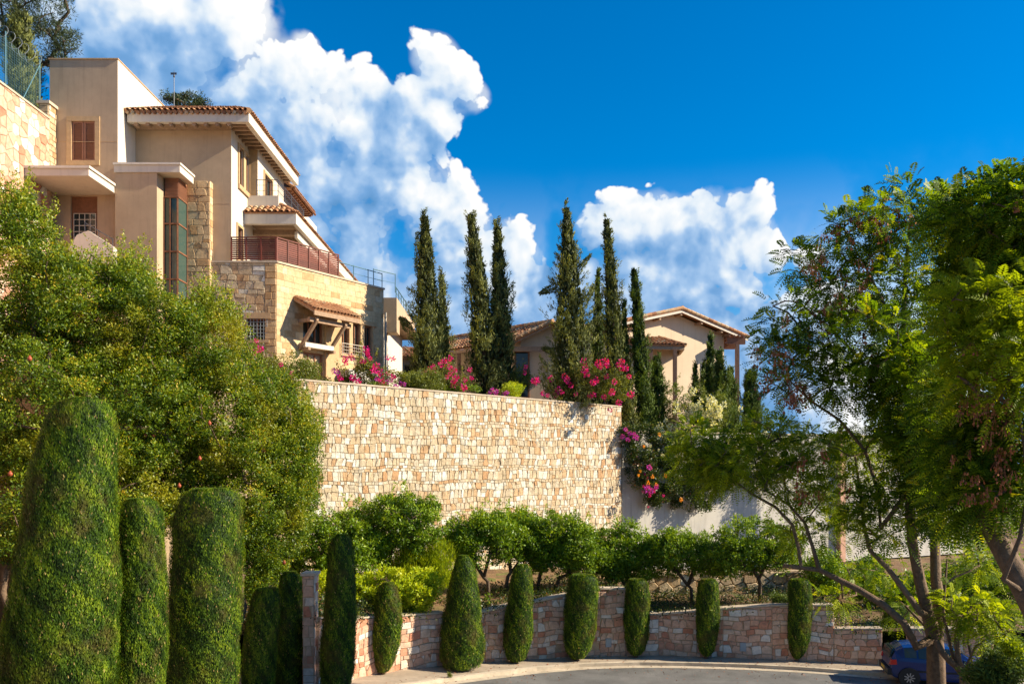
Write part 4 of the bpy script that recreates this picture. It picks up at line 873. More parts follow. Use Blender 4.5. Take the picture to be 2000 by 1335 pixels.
# ================================================================ villa on the right
V_ = thing('villa', 'single-storey cream villa with terracotta gable roof and porches behind the cypresses', 'house', (10, 58, 9))
g0 = Vector((11.06, 58.0)); gu = Vector((.876, .482)); fg = Fr((g0.x, g0.y), gu); za = zz(610, 58); sl_ = .25
def gp_(u): return za-abs(u)*sl_
mb = MB(); uL, uR = -5.4, fg.hit(1414, 700)[0]; pl = [(uL, 8.5), (uR, 8.5), (uR, gp_(uR)-.1), (0, za-.1), (uL, gp_(uL)-.1)]
mb.poly([fg.pt(*p) for p in pl]); mb.poly([fg.pt(p[0], p[1], -8) for p in pl][::-1])
mb.poly([fg.pt(uR, 8.5), fg.pt(uR, 8.5, -8), fg.pt(uR, gp_(uR)-.1, -8), fg.pt(uR, gp_(uR)-.1)]); mb.poly([fg.pt(uL, 8.5, -8), fg.pt(uL, 8.5), fg.pt(uL, gp_(uL)-.1), fg.pt(uL, gp_(uL)-.1, -8)]); mb.build('wall', VILLA, V_)
ue = fg.hit(1447, 654)[0]; mb = MB()
tile_roof(mb, [fg.pt(ue, gp_(ue)+.12, .8), fg.pt(ue, gp_(ue)+.12, -8.5), fg.pt(0, za+.12, -8.5), fg.pt(0, za+.12, .8)], seed=41, pitch=.27, rad=.1)
tile_roof(mb, [fg.pt(-6, gp_(6)+.12, -8.5), fg.pt(-6, gp_(6)+.12, .8), fg.pt(0, za+.12, .8), fg.pt(0, za+.12, -8.5)], seed=42, pitch=.27, rad=.1)
ridge(mb, fg.pt(0, za+.2, .85), fg.pt(0, za+.2, -8.5), .13); ridge(mb, fg.pt(0, za+.2, .78), fg.pt(ue, gp_(ue)+.2, .78), .11); ridge(mb, fg.pt(0, za+.2, .78), fg.pt(-6, gp_(6)+.2, .78), .11); mb.build('roof', TILE, V_)
mb = MB(); mb.beam(fg.pt(0, za-.02, .74), fg.pt(ue-.05, gp_(ue)-.02, .74), .06, .2); mb.beam(fg.pt(0, za-.02, .74), fg.pt(-5.9, gp_(5.9)-.02, .74), .06, .2); mb.build('bargeboard', STUCW, V_)
mb = MB()
for u in (-3.6, -1.8, 0, 1.8, 3.6, uR-.1): mb.beam(fg.pt(u, gp_(u)-.22, 0), fg.pt(u, gp_(u)-.22, .7), .14, .16)
build_each(mb, 'roof_beam', PALEW, V_)
# left wing, its gable turned away from the sun to put the wall in shade
q0 = Vector((0.0, 50.0)); fw_ = Fr((q0.x, q0.y), (1, 0)); zw = zz(667, 50); pk = 1.95; zp = zz(632, 50)
mb = MB(); pl = [(.5, 8.5), (6.6, 8.5), (6.6, zp-.55), (pk, zp-.1), (.5, zw+.2)]; mb.poly([fw_.pt(p[0], p[1], -.3) for p in pl]); fz = Fr((fw_.pt(.5, 0, -.3)[0], fw_.pt(.5, 0, -.3)[1]), (-.69, .72))
hdw = (1.2, 2.6, 9.5, 12.9)
mb.poly([fz.pt(0, 8.5), fz.pt(8.5, 8.5), fz.pt(8.5, zw), fz.pt(0, zw)][::-1]); mb.build('wall', VILLA, V_)
mb = MB(); bk = (-.69*9, .72*9)
def P3(u, z, k, w=0): p = fw_.pt(u, z, w); return (p[0]+bk[0]*k, p[1]+bk[1]*k, z)
tile_roof(mb, [P3(-.3, zw, 1), P3(-.3, zw, -.06), P3(pk, zp, -.06), P3(pk, zp, 1)], seed=44, pitch=.27, rad=.1); tile_roof(mb, [P3(pk, zp, -.06), P3(pk, zp, 1), P3(6.6, zp-.4, 1), P3(6.6, zp-.4, -.06)][::-1], seed=45, pitch=.27, rad=.1)
ridge(mb, P3(pk, zp+.1, -.07), P3(pk, zp+.1, 1), .12); ridge(mb, P3(-.3, zw+.1, -.06), P3(pk, zp+.1, -.06), .1); mb.build('wing_roof', TILE, V_)
mb = MB(); mb.beam(P3(-.25, zw-.18, 1), P3(-.25, zw-.18, -.05), .14, .2); mb.beam(P3(-.3, zw-.1, -.05), P3(pk, zp-.1, -.05), .06, .18)
for k in range(9): mb.beam(P3(-.2, zw-.1, k/9.), P3(.5, zw+.22, k/9.), .09, .12)
mb.beam(P3(-.2, zw-.45, -.02), P3(2.0, zw-.45, -.02), .18, .28); build_each(mb, 'porch_beam', PALEW, V_)
for k in (.02, .5, .98):
    mb = MB(); p = P3(-.2, 0, k); mb.box(p[0]-.11, p[0]+.11, p[1]-.11, p[1]+.11, 8.5, zw-.28); mb.build('porch_post', GREYW, V_)
fgb = Fr(fw_.pt(0, 0, -.3)[:2], (1, 0)); wr = fgb.rect(1008, 688, 1031, 735, .0); mb = MB()
mb.fbox(fgb, wr[0], wr[1], wr[2]-1.2, wr[3], .01, .03); mb.build('door', GLASS, V_); surround(V_, fgb, (wr[0], wr[1], wr[2]-1.2, wr[3]), .1, .06, WOOD, False, 'door_frame')
mb = MB(); u0, v1_ = fz.hit(921, 700); mb.fbox(Fr(fz.o, fz.u), u0-.0, u0+1.6, 9.0, v1_, -.05, -.02) if False else None
# right-hand porch with hip roof on posts
PD = 56.0; pe0, pe1 = at(1205, 672, PD), at(1337, 672, PD); zpe = pe0.z-.1
mb = MB(); ex = .0
A1, B1 = (pe0.x, PD-1.2, zpe), (pe1.x, PD-1.2+.8, zpe); A2, B2 = (pe0.x, PD+2.2, zpe+1.25), (pe1.x-2.3, PD+2.6, zpe+1.25)
tile_roof(mb, [A1, B1, B2, A2], seed=51, pitch=.27, rad=.1); tile_roof(mb, [B1, (pe1.x+.4, PD+3.4, zpe), (pe1.x-2.0, PD+3.2, zpe+1.22), B2], seed=52, pitch=.27, rad=.1); ridge(mb, B1, B2, .11); mb.build('porch_roof', TILE, V_)
mb = MB(); mb.beam((A1[0], A1[1]+.15, zpe-.2), (B1[0]-.1, B1[1]+.15, zpe-.2), .16, .22); mb.beam((B1[0]-.15, B1[1]+.1, zpe-.2), (pe1.x+.2, PD+3.2, zpe-.2), .16, .22); build_each(mb, 'porch_beam', PALEW, V_)
for px in (1271, 1318):
    mb = MB(); x = xx(px, PD-.5); mb.box(x-.12, x+.12, PD-.65, PD-.4, 8.5, zpe-.31); mb.build('porch_post', GREYW, V_)
railing(V_, [(xx(1262, PD-.6), PD-.6, 10.3), (xx(1318, PD-.6), PD-.6, 10.3)], 1.0, step=.16, rails=1, name='porch_railing', mat=WOOD, r=.02)
mb = MB(); mb.box(xx(1262, PD-.6), xx(1325, PD-.6), PD-.9, PD+3, 8.6, 10.28); mb.build('porch_base', STUC, V_)
# pergola at the right end
x0 = xx(1416, 59.5); x1 = xx(1450, 59.5); mb = MB(); mb.box(x0, x1+.05, 58.9, 59.15, zz(672, 59), zz(659, 59)); mb.box(x0, x1, 61.5, 61.7, zz(672, 59), zz(659, 59))
for k in range(4): x = x0+.15+(x1-x0-.3)*k/3; mb.box(x-.05, x+.05, 58.7, 62, zz(659, 59)+.004, zz(659, 59)+.15)
build_each(mb, 'pergola_beam', WOOD, V_); xq = xx(1440, 59)
mb = MB(); mb.box(xq-.13, xq+.13, 58.9, 59.14, 8.5, zz(672, 59)-.004); mb.build('pergola_post', GREYW, V_)
# ================================================================ plants
tag((lambda mb: (mb.box(-70, -19.92, 6, 75, 4, 21.5), mb.build('upper_hill', SOIL, None, (0, 0, 0)))[1])(MB()), kind='structure')
# ---------------------------------------------------------------- clipped columnar bushes along the pavement
def topiary(label, prof, D=None, base=None, n=9000, bl_=.10, bw=.021, lean=0):
    if D is None or D > 30: n = int(n*2.2)
    """prof: (px centre, px y, px width) from the top down; the foot stands on the ground"""
    if D is None: g = gp(*base, .12); D = g.y
    sc = D/F; rows = [(xx(c, D), zz(y, D), w*sc/2*.96-.012) for c, y, w in prof]
    zb = float(ground(rows[-1][0], D))+.12
    if rows[-1][1] > zb+.05: rows.append((rows[-1][0], zb+.10, rows[-1][2]*(.75 if base else .9)))
    rows = [r for r in rows if r[1] > zb+.02]
    if rows[-1][1] > zb+.15: rows.append((rows[-1][0], zb+.06, rows[-1][2]*.92))
    rows = [(x, z, w*(1+.10*max(0, 1-(rows[0][1]-z)/.5))) for x, z, w in rows]
    T = thing('columnar_bush', label, 'clipped bush', (rows[-1][0], D, zb), 'clipped columnar bushes along the pavement')
    zs_ = np.array([r[1] for r in rows])[::-1]; xs = np.array([r[0] for r in rows])[::-1]; rs = np.array([r[2] for r in rows])[::-1]
    wob = rng.uniform(0, 6.28, 6)
    def rad(z, th): return np.interp(z, zs_, rs)*(1+.035*np.sin(th*2+wob[0]+z*1.3)+.03*np.sin(th*3+wob[1]-z*2.1)+.02*np.sin(z*5+wob[2]+th))
    # inner body
    zz_ = np.linspace(zs_[0], zs_[-1], 40); mb = MB(); m = 28
    for z in zz_:
        for j in range(m):
            t = 2*math.pi*j/m; r = rad(z, t)*.93; mb.v.append((np.interp(z, zs_, xs)+r*math.cos(t), D+r*math.sin(t), z))
    for k in range(39):
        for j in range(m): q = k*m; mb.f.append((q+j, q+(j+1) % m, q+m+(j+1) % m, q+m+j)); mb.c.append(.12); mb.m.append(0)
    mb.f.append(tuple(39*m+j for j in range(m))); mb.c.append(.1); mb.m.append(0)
    cV = np.array(mb.v); csz = np.array([len(f) for f in mb.f]); clo = np.array([i for f in mb.f for i in f])
    # sprigs
    w = rs+.12; zt = rng.uniform(zs_[0], zs_[-1], n*2); acc_ = np.interp(zt, zs_, w)/w.max() > rng.uniform(0, 1, n*2); zt = zt[acc_][:n]; k = len(zt)
    nt_ = int(k*.10); zt[:nt_] = zs_[-1]-.01; th = rng.uniform(0, 6.283, k); r = rad(zt, th)*rng.uniform(.90, 1.03, k)*(1-.035*np.clip(np.sin(zt*6.3+th*7+wob[5])*np.sin(zt*2.7-th*9+wob[2])*1.6, 0, 1)); r[:nt_] *= np.sqrt(rng.uniform(0, 1, nt_))
    P = np.stack([np.interp(zt, zs_, xs)+r*np.cos(th), D+r*np.sin(th), zt], 1); O = np.stack([np.cos(th), np.sin(th), np.zeros(k)], 1)
    Dd = unit(O*.20+np.array([0, 0, 1.0])+rng.normal(0, .25, (k, 3)))
    cell = (np.sin(zt*7+th*5+wob[3])+np.sin(zt*3.1-th*4+wob[4])+np.sin(zt*15+th*11)+np.sin(th*23+zt*2+wob[0])*np.sin(zt*9+wob[1]))*.10
    v = np.clip(.52+cell*1.5+rng.normal(0, .17, k), 0, .93); st = rng.uniform(0, 1, k) < .018; v[st] = 1
    Q = blades(P, Dd, bl_*.72*rng.uniform(.6, 1.3, k), bw*rng.uniform(.8, 1.4, k), .35, np.where((np.arange(k) < nt_)[:, None], np.array([[0, 0, 1.0]]), O+np.array([0, 0, .25])))
    V = np.concatenate([cV, Q]); sizes = np.concatenate([csz, np.full(k, 4)]); lo = np.concatenate([clo, np.arange(4*k)+len(cV)])
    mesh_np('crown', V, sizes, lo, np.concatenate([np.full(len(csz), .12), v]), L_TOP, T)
    mb = MB(); mb.tube([(rows[-1][0], D, zb-.15), (rows[-1][0], D, rows[-1][1]+.4)], [.09, .06], 8); mb.build('stem', BARK, T, smooth=True)
    return T
topiary('largest clipped columnar bush, nearest the camera at the lower left, straw-flecked', [(166, 779, 40), (163, 787, 84), (160, 805, 116), (156, 850, 142), (150, 900, 160), (142, 960, 178), (134, 1040, 190), (128, 1120, 205), (122, 1230, 210), (116, 1335, 215), (112, 1420, 205)], 14.5, n=130000, bl_=.085, bw=.015)
topiary('narrow clipped column with a rounded top between the two biggest bushes', [(270, 975, 40), (270, 981, 68), (271, 1000, 92), (271, 1040, 106), (271, 1100, 113), (268, 1200, 117), (264, 1335, 118), (262, 1420, 108)], 16.2, n=56000, bl_=.085, bw=.015)
topiary('broad flat-topped clipped column, third from the left edge', [(412, 955, 60), (413, 961, 98), (412, 980, 124), (408, 1020, 142), (403, 1100, 150), (399, 1200, 152), (394, 1335, 145), (392, 1400, 130)], 18.6, n=52000, bl_=.085, bw=.017)
topiary('dark clipped column partly under the hanging pomegranate foliage', [(522, 1150, 40), (520, 1170, 58), (514, 1220, 70), (504, 1300, 74), (498, 1380, 68)], 22.6, n=20000, bl_=.09, bw=.02)
topiary('dark slender clipped column just left of the pink stone pillar', [(567, 1117, 24), (568, 1124, 40), (568, 1150, 54), (566, 1200, 66), (564, 1270, 76), (562, 1335, 78), (562, 1390, 68)], 24.4, n=20000, bl_=.09, bw=.02)
topiary('tall leaning clipped column in front of the yellow-green hedge', [(668, 1045, 22), (668, 1052, 40), (667, 1075, 56), (666, 1130, 62), (664, 1190, 66), (661, 1260, 72), (658, 1310, 72), (656, 1345, 58)], base=(656, 1352), n=11000)
topiary('small brownish clipped bush tapering to a narrow foot before the yellow-green hedge', [(759, 1138, 20), (758, 1146, 38), (757, 1165, 52), (756, 1220, 62), (753, 1260, 58), (750, 1295, 42), (748, 1310, 26)], base=(748, 1316), n=7500)
topiary('cone-shaped clipped bush with a wide base, widest of the pavement row', [(906, 1085, 18), (906, 1093, 34), (906, 1115, 52), (904, 1160, 68), (903, 1210, 80), (903, 1255, 92), (902, 1285, 90), (902, 1300, 78)], base=(902, 1306), n=11000)
topiary('slim clipped bush with a narrow round head right of the cone-shaped bush', [(1021, 1103, 20), (1020, 1110, 36), (1019, 1130, 48), (1016, 1180, 56), (1012, 1230, 62), (1009, 1262, 56), (1008, 1286, 36)], base=(1008, 1295), n=7500)
topiary('broad-headed barrel-shaped clipped bush narrowing to its foot', [(1139, 1122, 40), (1138, 1128, 56), (1138, 1150, 66), (1134, 1200, 68), (1130, 1245, 66), (1128, 1270, 52), (1127, 1283, 32)], base=(1127, 1289), n=8000)
topiary('oval clipped bush beside the step in the pink wall', [(1244, 1131, 28), (1244, 1138, 42), (1245, 1160, 50), (1244, 1210, 54), (1243, 1245, 50), (1242, 1268, 38), (1242, 1277, 22)], base=(1242, 1283), n=7000)
topiary('evenly round-topped clipped bush in front of the long shaded pink wall', [(1383, 1131, 26), (1383, 1137, 38), (1383, 1160, 46), (1382, 1210, 48), (1381, 1245, 43), (1380, 1270, 32), (1380, 1279, 16)], base=(1380, 1285), n=7000)
topiary('rightmost free-standing clipped bush, left of the stepped-down pink wall', [(1561, 1131, 30), (1562, 1137, 42), (1563, 1160, 50), (1561, 1210, 51), (1559, 1245, 46), (1558, 1270, 34), (1557, 1282, 18)], base=(1557, 1290), n=7000)
topiary('dark clipped bush in the gap of the pink wall behind the blue car', [(1750, 1178, 30), (1750, 1186, 46), (1749, 1220, 54), (1748, 1270, 54), (1748, 1300, 46)], 32.2, n=6500)
topiary('black-green clipped bush in deep shade at the far right of the wall', [(1958, 1190, 26), (1958, 1200, 44), (1957, 1250, 50), (1957, 1300, 46)], 31.2, n=5500)
# ---------------------------------------------------------------- cypresses
def cypress(label, top, base, width, D, mat=L_CYP, n=190, wide=0, g='cypresses on the upper terrace', power=.7, tips=(), low=.8, zb=None, tuft=.20, per=42, vis=None):
    tp = at(top[0], top[1], D); bs = at(base[0], base[1], D); zb = bs.z if zb is None else zb; hgt = tp.z-zb; Wd = width*1.27*D/F/2
    T = thing('cypress_tree', label, 'cypress tree', (bs.x, D, zb), g)
    ax = lambda t: np.stack([bs.x+(tp.x-bs.x)*t**1.5, D+0*t, zb+hgt*t], -1)
    def fr_(t): return Wd*np.minimum(1, low+t*1.1)*np.clip(1-t, 0, 1)**power
    n = int(n); t = rng.uniform(.0, .985, n*3); keep = (fr_(t)/Wd+.12) > rng.uniform(0, 1, n*3); t = np.sort(t[keep][:n]); k = len(t); th = rng.uniform(0, 6.283, k)
    rr = fr_(t)*rng.uniform(.45, 1.0, k)*(1+.16*np.sin(th*2+t*14)+wide*rng.uniform(-.3, .9, k)*(rng.uniform(0, 1, k) < .3)); O = np.stack([np.cos(th), np.sin(th), 0*th], 1)
    C = ax(t)+O*rr[:, None]; s = tuft*(.55+.6*(1-t))*rng.uniform(.7, 1.35, k)
    i = np.repeat(np.arange(k), per); dd = sph(k*per); P = C[i]+dd*s[i][:, None]*np.array([1, 1, 2.1])*np.cbrt(rng.uniform(0, 1, (k*per, 1)))
    # shift tufts so that they lean out as they rise
    P += O[i]*((P[:, 2]-C[i][:, 2])*(.22+wide*.5))[:, None]
    Dd = unit(np.array([0, 0, 1.0])+O[i]*.5+rng.normal(0, .42, (k*per, 3)))
    v = np.clip(.48+rng.normal(0, .16, k)[i]+rng.normal(0, .18, k*per)+dd[:, 2]*.10, 0, 1)
    Q1 = blades(P, Dd, .17*rng.uniform(.6, 1.3, k*per), .05, .3, O[i]+dd*.6)
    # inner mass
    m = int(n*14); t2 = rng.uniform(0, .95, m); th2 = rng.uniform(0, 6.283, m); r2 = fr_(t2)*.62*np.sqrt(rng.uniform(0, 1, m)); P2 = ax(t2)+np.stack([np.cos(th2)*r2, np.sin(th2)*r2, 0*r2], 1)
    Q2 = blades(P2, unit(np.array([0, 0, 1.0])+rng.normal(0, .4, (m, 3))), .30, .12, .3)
    extra = []; ev = []
    for (a, b, w) in tips:       # secondary leaders and side branches given by picture points
        pa, pb = at(*a, D), at(*b, D); q = 260; f = rng.uniform(0, 1, q); c = np.outer(1-f, pa)+np.outer(f, pb)+sph(q)*(w*D/F*.5*(1-f*.7))[:, None]
        extra.append(blades(c, unit(np.array(pb-pa)/(pb-pa).length+rng.normal(0, .4, (q, 3))), .2, .055, .3)); ev.append(np.clip(rng.normal(.45, .2, q), 0, 1))
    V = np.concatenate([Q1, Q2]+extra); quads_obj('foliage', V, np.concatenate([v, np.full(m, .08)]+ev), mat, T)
    mb = MB(); mb.tube([tuple(ax(np.array(x))) for x in (0., .3, .7, .93)], [.16, .12, .05, .015], 7); mb.build('trunk', DBARK, T, smooth=True); return T
cypress('tall two-tipped cypress standing alone just right of the stucco house', (829, 405), (838, 795), 92, 42.5, n=270, tips=[((822, 540), (815, 455), 26), ((800, 640), (783, 622), 22)])
cypress('thin dark cypress half hidden behind the right side of the first tall cypress', (862, 525), (868, 790), 44, 44.5, n=90)
cypress('tall cypress leaning left at its tip, left one of the close pair', (917, 403), (950, 795), 76, 43.0, n=230, power=.62)
cypress('upright cypress, right one of the close pair', (970, 425), (982, 795), 66, 43.5, n=210, power=.6)
cypress('tallest, ragged cypress with branches spreading sideways above the red bougainvillea', (1105, 390), (1118, 795), 112, 43.0, n=300, wide=.55, power=.85, tips=[((1085, 560), (1056, 572), 20), ((1120, 540), (1152, 498), 18), ((1135, 600), (1160, 560), 20), ((1090, 690), (1062, 680), 22), ((1140, 650), (1165, 620), 20)])
cypress('narrow dark cypress wedged between the ragged cypress and the tall slim one', (1168, 520), (1166, 800), 40, 47, L_CYP2, n=90)
cypress('tall slim cypress with a pointed tip, right of the ragged one', (1183, 412), (1205, 810), 56, 45.5, n=210, power=.62)
cypress('small cypress between the tall slim one and the smooth spire', (1219, 582), (1222, 830), 30, 46, L_CYP2, n=80, zb=9.0)
cypress('smooth bright green cypress spire left of the villa porch', (1236, 510), (1258, 860), 46, 46.0, L_CYP2, n=190, power=.55, zb=8.6)
cypress('short olive-green cypress rising behind the end of the great stone wall', (1226, 690), (1226, 860), 40, 45.0, n=80, zb=8.7)
cypress('bushy young cypress in front of the villa porch post', (1283, 690), (1284, 860), 46, 47, L_CYP2, n=110, power=.45, zb=8.6)
g2 = 'small cypresses in front of the villa'
cypress('smallest pointed cypress in front of the villa wall', (1358, 707), (1358, 800), 26, 50, L_CYP2, n=60, zb=9, g=g2)
cypress('slim small cypress left of the tallest of the villa group', (1374, 705), (1375, 800), 26, 51, L_CYP2, n=60, zb=9, g=g2)
cypress('tallest cypress of the group before the villa wall', (1387, 648), (1388, 820), 40, 50, L_CYP2, n=110, zb=9, power=.6, g=g2)
cypress('cypress next to the tallest one of the villa group, on its right', (1404, 680), (1412, 825), 46, 49, L_CYP2, n=110, zb=9, power=.55, g=g2)
cypress('cypress beside the pergola post of the villa', (1426, 715), (1430, 830), 40, 51, L_CYP2, n=90, zb=9, power=.5, g=g2)
cypress('round-topped blue-green cypress standing alone against the sky right of the villa', (1467, 722), (1468, 850), 52, 52, L_CYP2, n=130, zb=8.8, power=.35, g=g2)
cypress('cypress behind the wire fence in the top left corner', (40, 15), (42, 215), 66, 36.0, L_CYP, n=190, zb=21.4, power=.35, g='trees on the upper hill')
# ---------------------------------------------------------------- generic leafy plants
def plant(name, label, cat, ells, D, dep, mat, nc, per, L_, W_, cr=.32, base=None, trunk=None, group=None, up=.15, shoots=0, part='foliage', low=1.0, maxr=.12, stems=1, bark=BARK, org=None, shell=.35, tip=.010, fl=(), cols=None):
    D_ = D; cents = []
    for e in ells:
        d = e[4] if len(e) > 4 else D_; c, r = pell(e[0], e[1], e[2], e[3], d, dep*(e[2]/max(x[2] for x in ells))**.5)
        vol = e[2]*e[3]; cents.append((c, r, vol))
    tot = sum(c[2] for c in cents); CL = []
    for c, r, vol in cents:
        k = max(3, int(nc*vol/tot)); rr = np.maximum(.05, np.array(r)-cr*.55); p = in_ell(k, c, rr, shell)
        s = cr*rng.uniform(.65, 1.3, (k, 1)); CL.append(np.hstack([p, s, s, s*.85]))
    CL = np.concatenate(CL)
    if base is None: base = (cents[0][0][0], cents[0][0][1], cents[0][0][2]-cents[0][1][2])
    T = thing(name, label, cat, base, group)
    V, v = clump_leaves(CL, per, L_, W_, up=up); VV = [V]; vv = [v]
    tops = CL[np.argsort(-(CL[:, 2]+rng.uniform(-.6, .6, len(CL))))][:max(1, len(CL)//2)]
    S = Skel() if trunk else None
    for _ in range(shoots):     # upright leafy shoots breaking the outline
        if name == 'pomegranate_tree' and _ % 3 == 0: tops = CL[np.argsort(-CL[:, 0])][:len(CL)//12] if 'drooping' in label else CL[np.argsort(-CL[:, 2])][:len(CL)//14]
        c = tops[rng.integers(len(tops))]; ln = rng.uniform(.35, .9); a = c[:3]+np.array([0, 0, c[5]*.6]); d = unit((np.array([rng.normal(0, .35), rng.normal(0, .3), 1.0]))[None])[0]
        q = int(ln*45); f = rng.uniform(0, 1, q); P = a+np.outer(f*ln, d)+rng.normal(0, .03, (q, 3)); VV.append(blades(P, unit(sph(q)+d*.8), L_, W_, .1)); vv.append(np.clip(rng.normal(.72, .15, q), 0, 1))
    quads_obj(part, np.concatenate(VV), np.concatenate(vv), mat, T)
    if trunk:
        for st in trunk: S.line(st)
        S.grow(CL[::max(1, len(CL)//70), :3], low=low); S.build('trunk', bark, T, tip=tip, maxr=maxr)
    for (fm, pts, size, nm) in fl: flowers(T, fm, pts, size, nm)
    return T
_fm = {}
def flowers(T, mat, pts, size, nm='flower_cluster'):
    """shared ball of bracts placed at picture points with distance"""
    key = (mat.name, nm)
    for (p, s) in pts:
        k = (key, random.randrange(3))
        if k not in _fm:
            n = 40; d = sph(n); P = d*np.cbrt(rng.uniform(.1, 1, (n, 1)))*np.array([1, 1, 1.15]); V = blades(P, unit(d+sph(n)*.8), .62, .50, .4)
            ob = quads_obj(nm, V, rng.uniform(0, 1, n), mat, None, (0, 0, 0)); _fm[k] = ob; o = ob
        else: o = _fm[k].copy(); col.objects.link(o)
        o.parent = T; o.location = Vector(p)-Vector(ORG[T.name]); o.scale = (size*s*.85,)*3; o.rotation_euler = (0, 0, random.uniform(0, 6.3))
def fp(l, D, jit=.3): return [((at(a, b, D+random.uniform(-jit, jit))), (c[0] if (c := t) else 1)) if t else (at(a, b, D+random.uniform(-jit, jit)), random.uniform(.7, 1.25)) for a, b, *t in l]
# pomegranate trees: the large mass on the left
PG = 'pomegranate trees behind the left clipped bushes'; kw = dict(group=PG, maxr=.12)
POM = [('pomegranate tree at the left edge, bright green, below the stucco canopy', [(10, 560, 130, 190), (60, 760, 170, 200), (40, 960, 150, 160), (120, 560, 90, 90), (40, 440, 50, 70), (36, 385, 20, 36)], 21.5, 2.0, 520, 26),
       ('tallest rounded pomegranate tree behind the largest clipped bush', [(200, 640, 140, 140), (240, 800, 150, 160), (300, 620, 110, 80), (250, 950, 120, 150), (250, 540, 55, 50)], 23.0, 2.0, 480, 24),
       ('wide pomegranate tree with orange fruits above the flat-topped clipped column', [(400, 680, 100, 100), (430, 820, 140, 150), (340, 800, 100, 120), (450, 960, 120, 140), (350, 930, 90, 120), (420, 600, 50, 40)], 24.5, 2.0, 520, 20),
       ('light drooping pomegranate tree whose twigs reach over the great stone wall', [(530, 790, 80, 80), (555, 900, 75, 110), (530, 1020, 70, 110), (500, 1110, 55, 80), (590, 850, 40, 70), (575, 980, 45, 80)], 26.0, 1.8, 460, 30)]
for i, (lb, el, D, dp, nc, sh) in enumerate(POM):
    cx = xx(el[1][0], D); zg = float(ground(cx, D)); b = (cx, D, zg)
    trunk = [[(cx+.2*s, D+.1*s, zg-.2), (cx+.35*s, D+.1, zg+1.0), (cx+.7*s, D, zg+2.2)] for s in (-1, 1)]
    T = plant('pomegranate_tree', lb, 'pomegranate tree', el, D, dp, L_POM, int(nc*2.0), 150, .078, .035, cr=.29, base=b, trunk=trunk, shoots=sh*4, shell=.45, **kw)
    FR = {0: [(20, 925), (58, 700)], 1: [(38, 700), (232, 690)], 2: [(350, 948), (409, 826), (300, 850), (390, 895), (284, 851)], 3: [(555, 1098), (515, 880)]}[i]
    if i: FR = [f for f in FR if f[0] > 240]
    mb0 = None
    for (px, py) in FR:
        p = at(px, py, D-dp*.97); mb = MB(); mb.lathe(tuple(p), [(.005, -.055), (.035, -.045), (.05, -.015), (.05, .015), (.035, .04), (.015, .052), (.022, .075), (.008, .06)], 12); mb.build('fruit', P_FRU, T, smooth=True)
# long arching twigs of the pomegranates
# ---------------------------------------------------------------- small citrus trees on the planted terrace
CG = 'citrus trees on the planted terrace'
CIT = [('dark citrus tree at the left of the terrace behind the leaning clipped column', [(640, 1065, 75, 55), (600, 1080, 60, 60), (690, 1090, 50, 45)], 30.5, (650, 1205), 1.1, 110),
       ('large-crowned citrus tree in front of the great wall, left of the feathery shrub', [(745, 1030, 90, 50), (790, 1015, 70, 48), (700, 1050, 60, 45), (760, 1075, 60, 35)], 31.5, (770, 1190), 1.2, 170),
       ('citrus tree right of the feathery shrub with thin bent trunk', [(935, 1055, 62, 46), (900, 1065, 40, 30), (950, 1030, 40, 30)], 33.0, (955, 1190), 1.1, 100),
       ('citrus tree second from the left of the middle row', [(1010, 1050, 52, 46), (1020, 1030, 40, 30)], 34.0, (985, 1175), 1.1, 90),
       ('yellowish citrus tree in the centre of the middle row', [(1075, 1045, 55, 46), (1060, 1075, 45, 40)], 34.3, (1048, 1168), 1.1, 95),
       ('citrus tree with forked trunk at the right end of the middle row', [(1135, 1065, 48, 46), (1120, 1095, 44, 34)], 34.2, (1080, 1165), 1.1, 85),
       ('tall dense citrus tree in front of the corner of the great stone wall', [(1215, 1075, 48, 50), (1235, 1095, 66, 44), (1195, 1100, 40, 36)], 35.0, (1225, 1190), 1.1, 130),
       ('low citrus tree in front of the pale grey wall', [(1335, 1085, 62, 40), (1390, 1095, 50, 34), (1310, 1065, 40, 28)], 34.5, (1352, 1190), 1.1, 120),
       ('dark flat-crowned citrus tree under the jacaranda branches', [(1480, 1060, 70, 44), (1440, 1085, 60, 36), (1500, 1090, 50, 34)], 33.5, (1484, 1182), 1.1, 120)]
for lb, el, D, b, dp, nc in CIT:
    bx = xx(b[0], D); bz = tz(bx, D); cz = zz(el[0][1]+el[0][3]*.6, D); cx = xx(el[0][0], D); base = (bx, D, bz)
    mid = ((bx+cx)/2, D, (bz+cz)/2); trunk = [[(bx, D, bz-.15), (bx*.8+cx*.2+.04, D+.05, bz*.6+cz*.4), mid, (cx-.35, D, cz)], [mid, (cx+.45, D-.1, cz+.1)]]
    plant('citrus_tree', lb, 'citrus tree', [(e[0], e[1]-2, e[2]*1.36, e[3]*1.26) for e in el], D, dp, L_CIT, int(nc*1.8), 110, .11, .05, cr=.28, base=base, trunk=trunk, group=CG, shoots=14, shell=.3, maxr=.075, tip=.011, bark=DBARK)
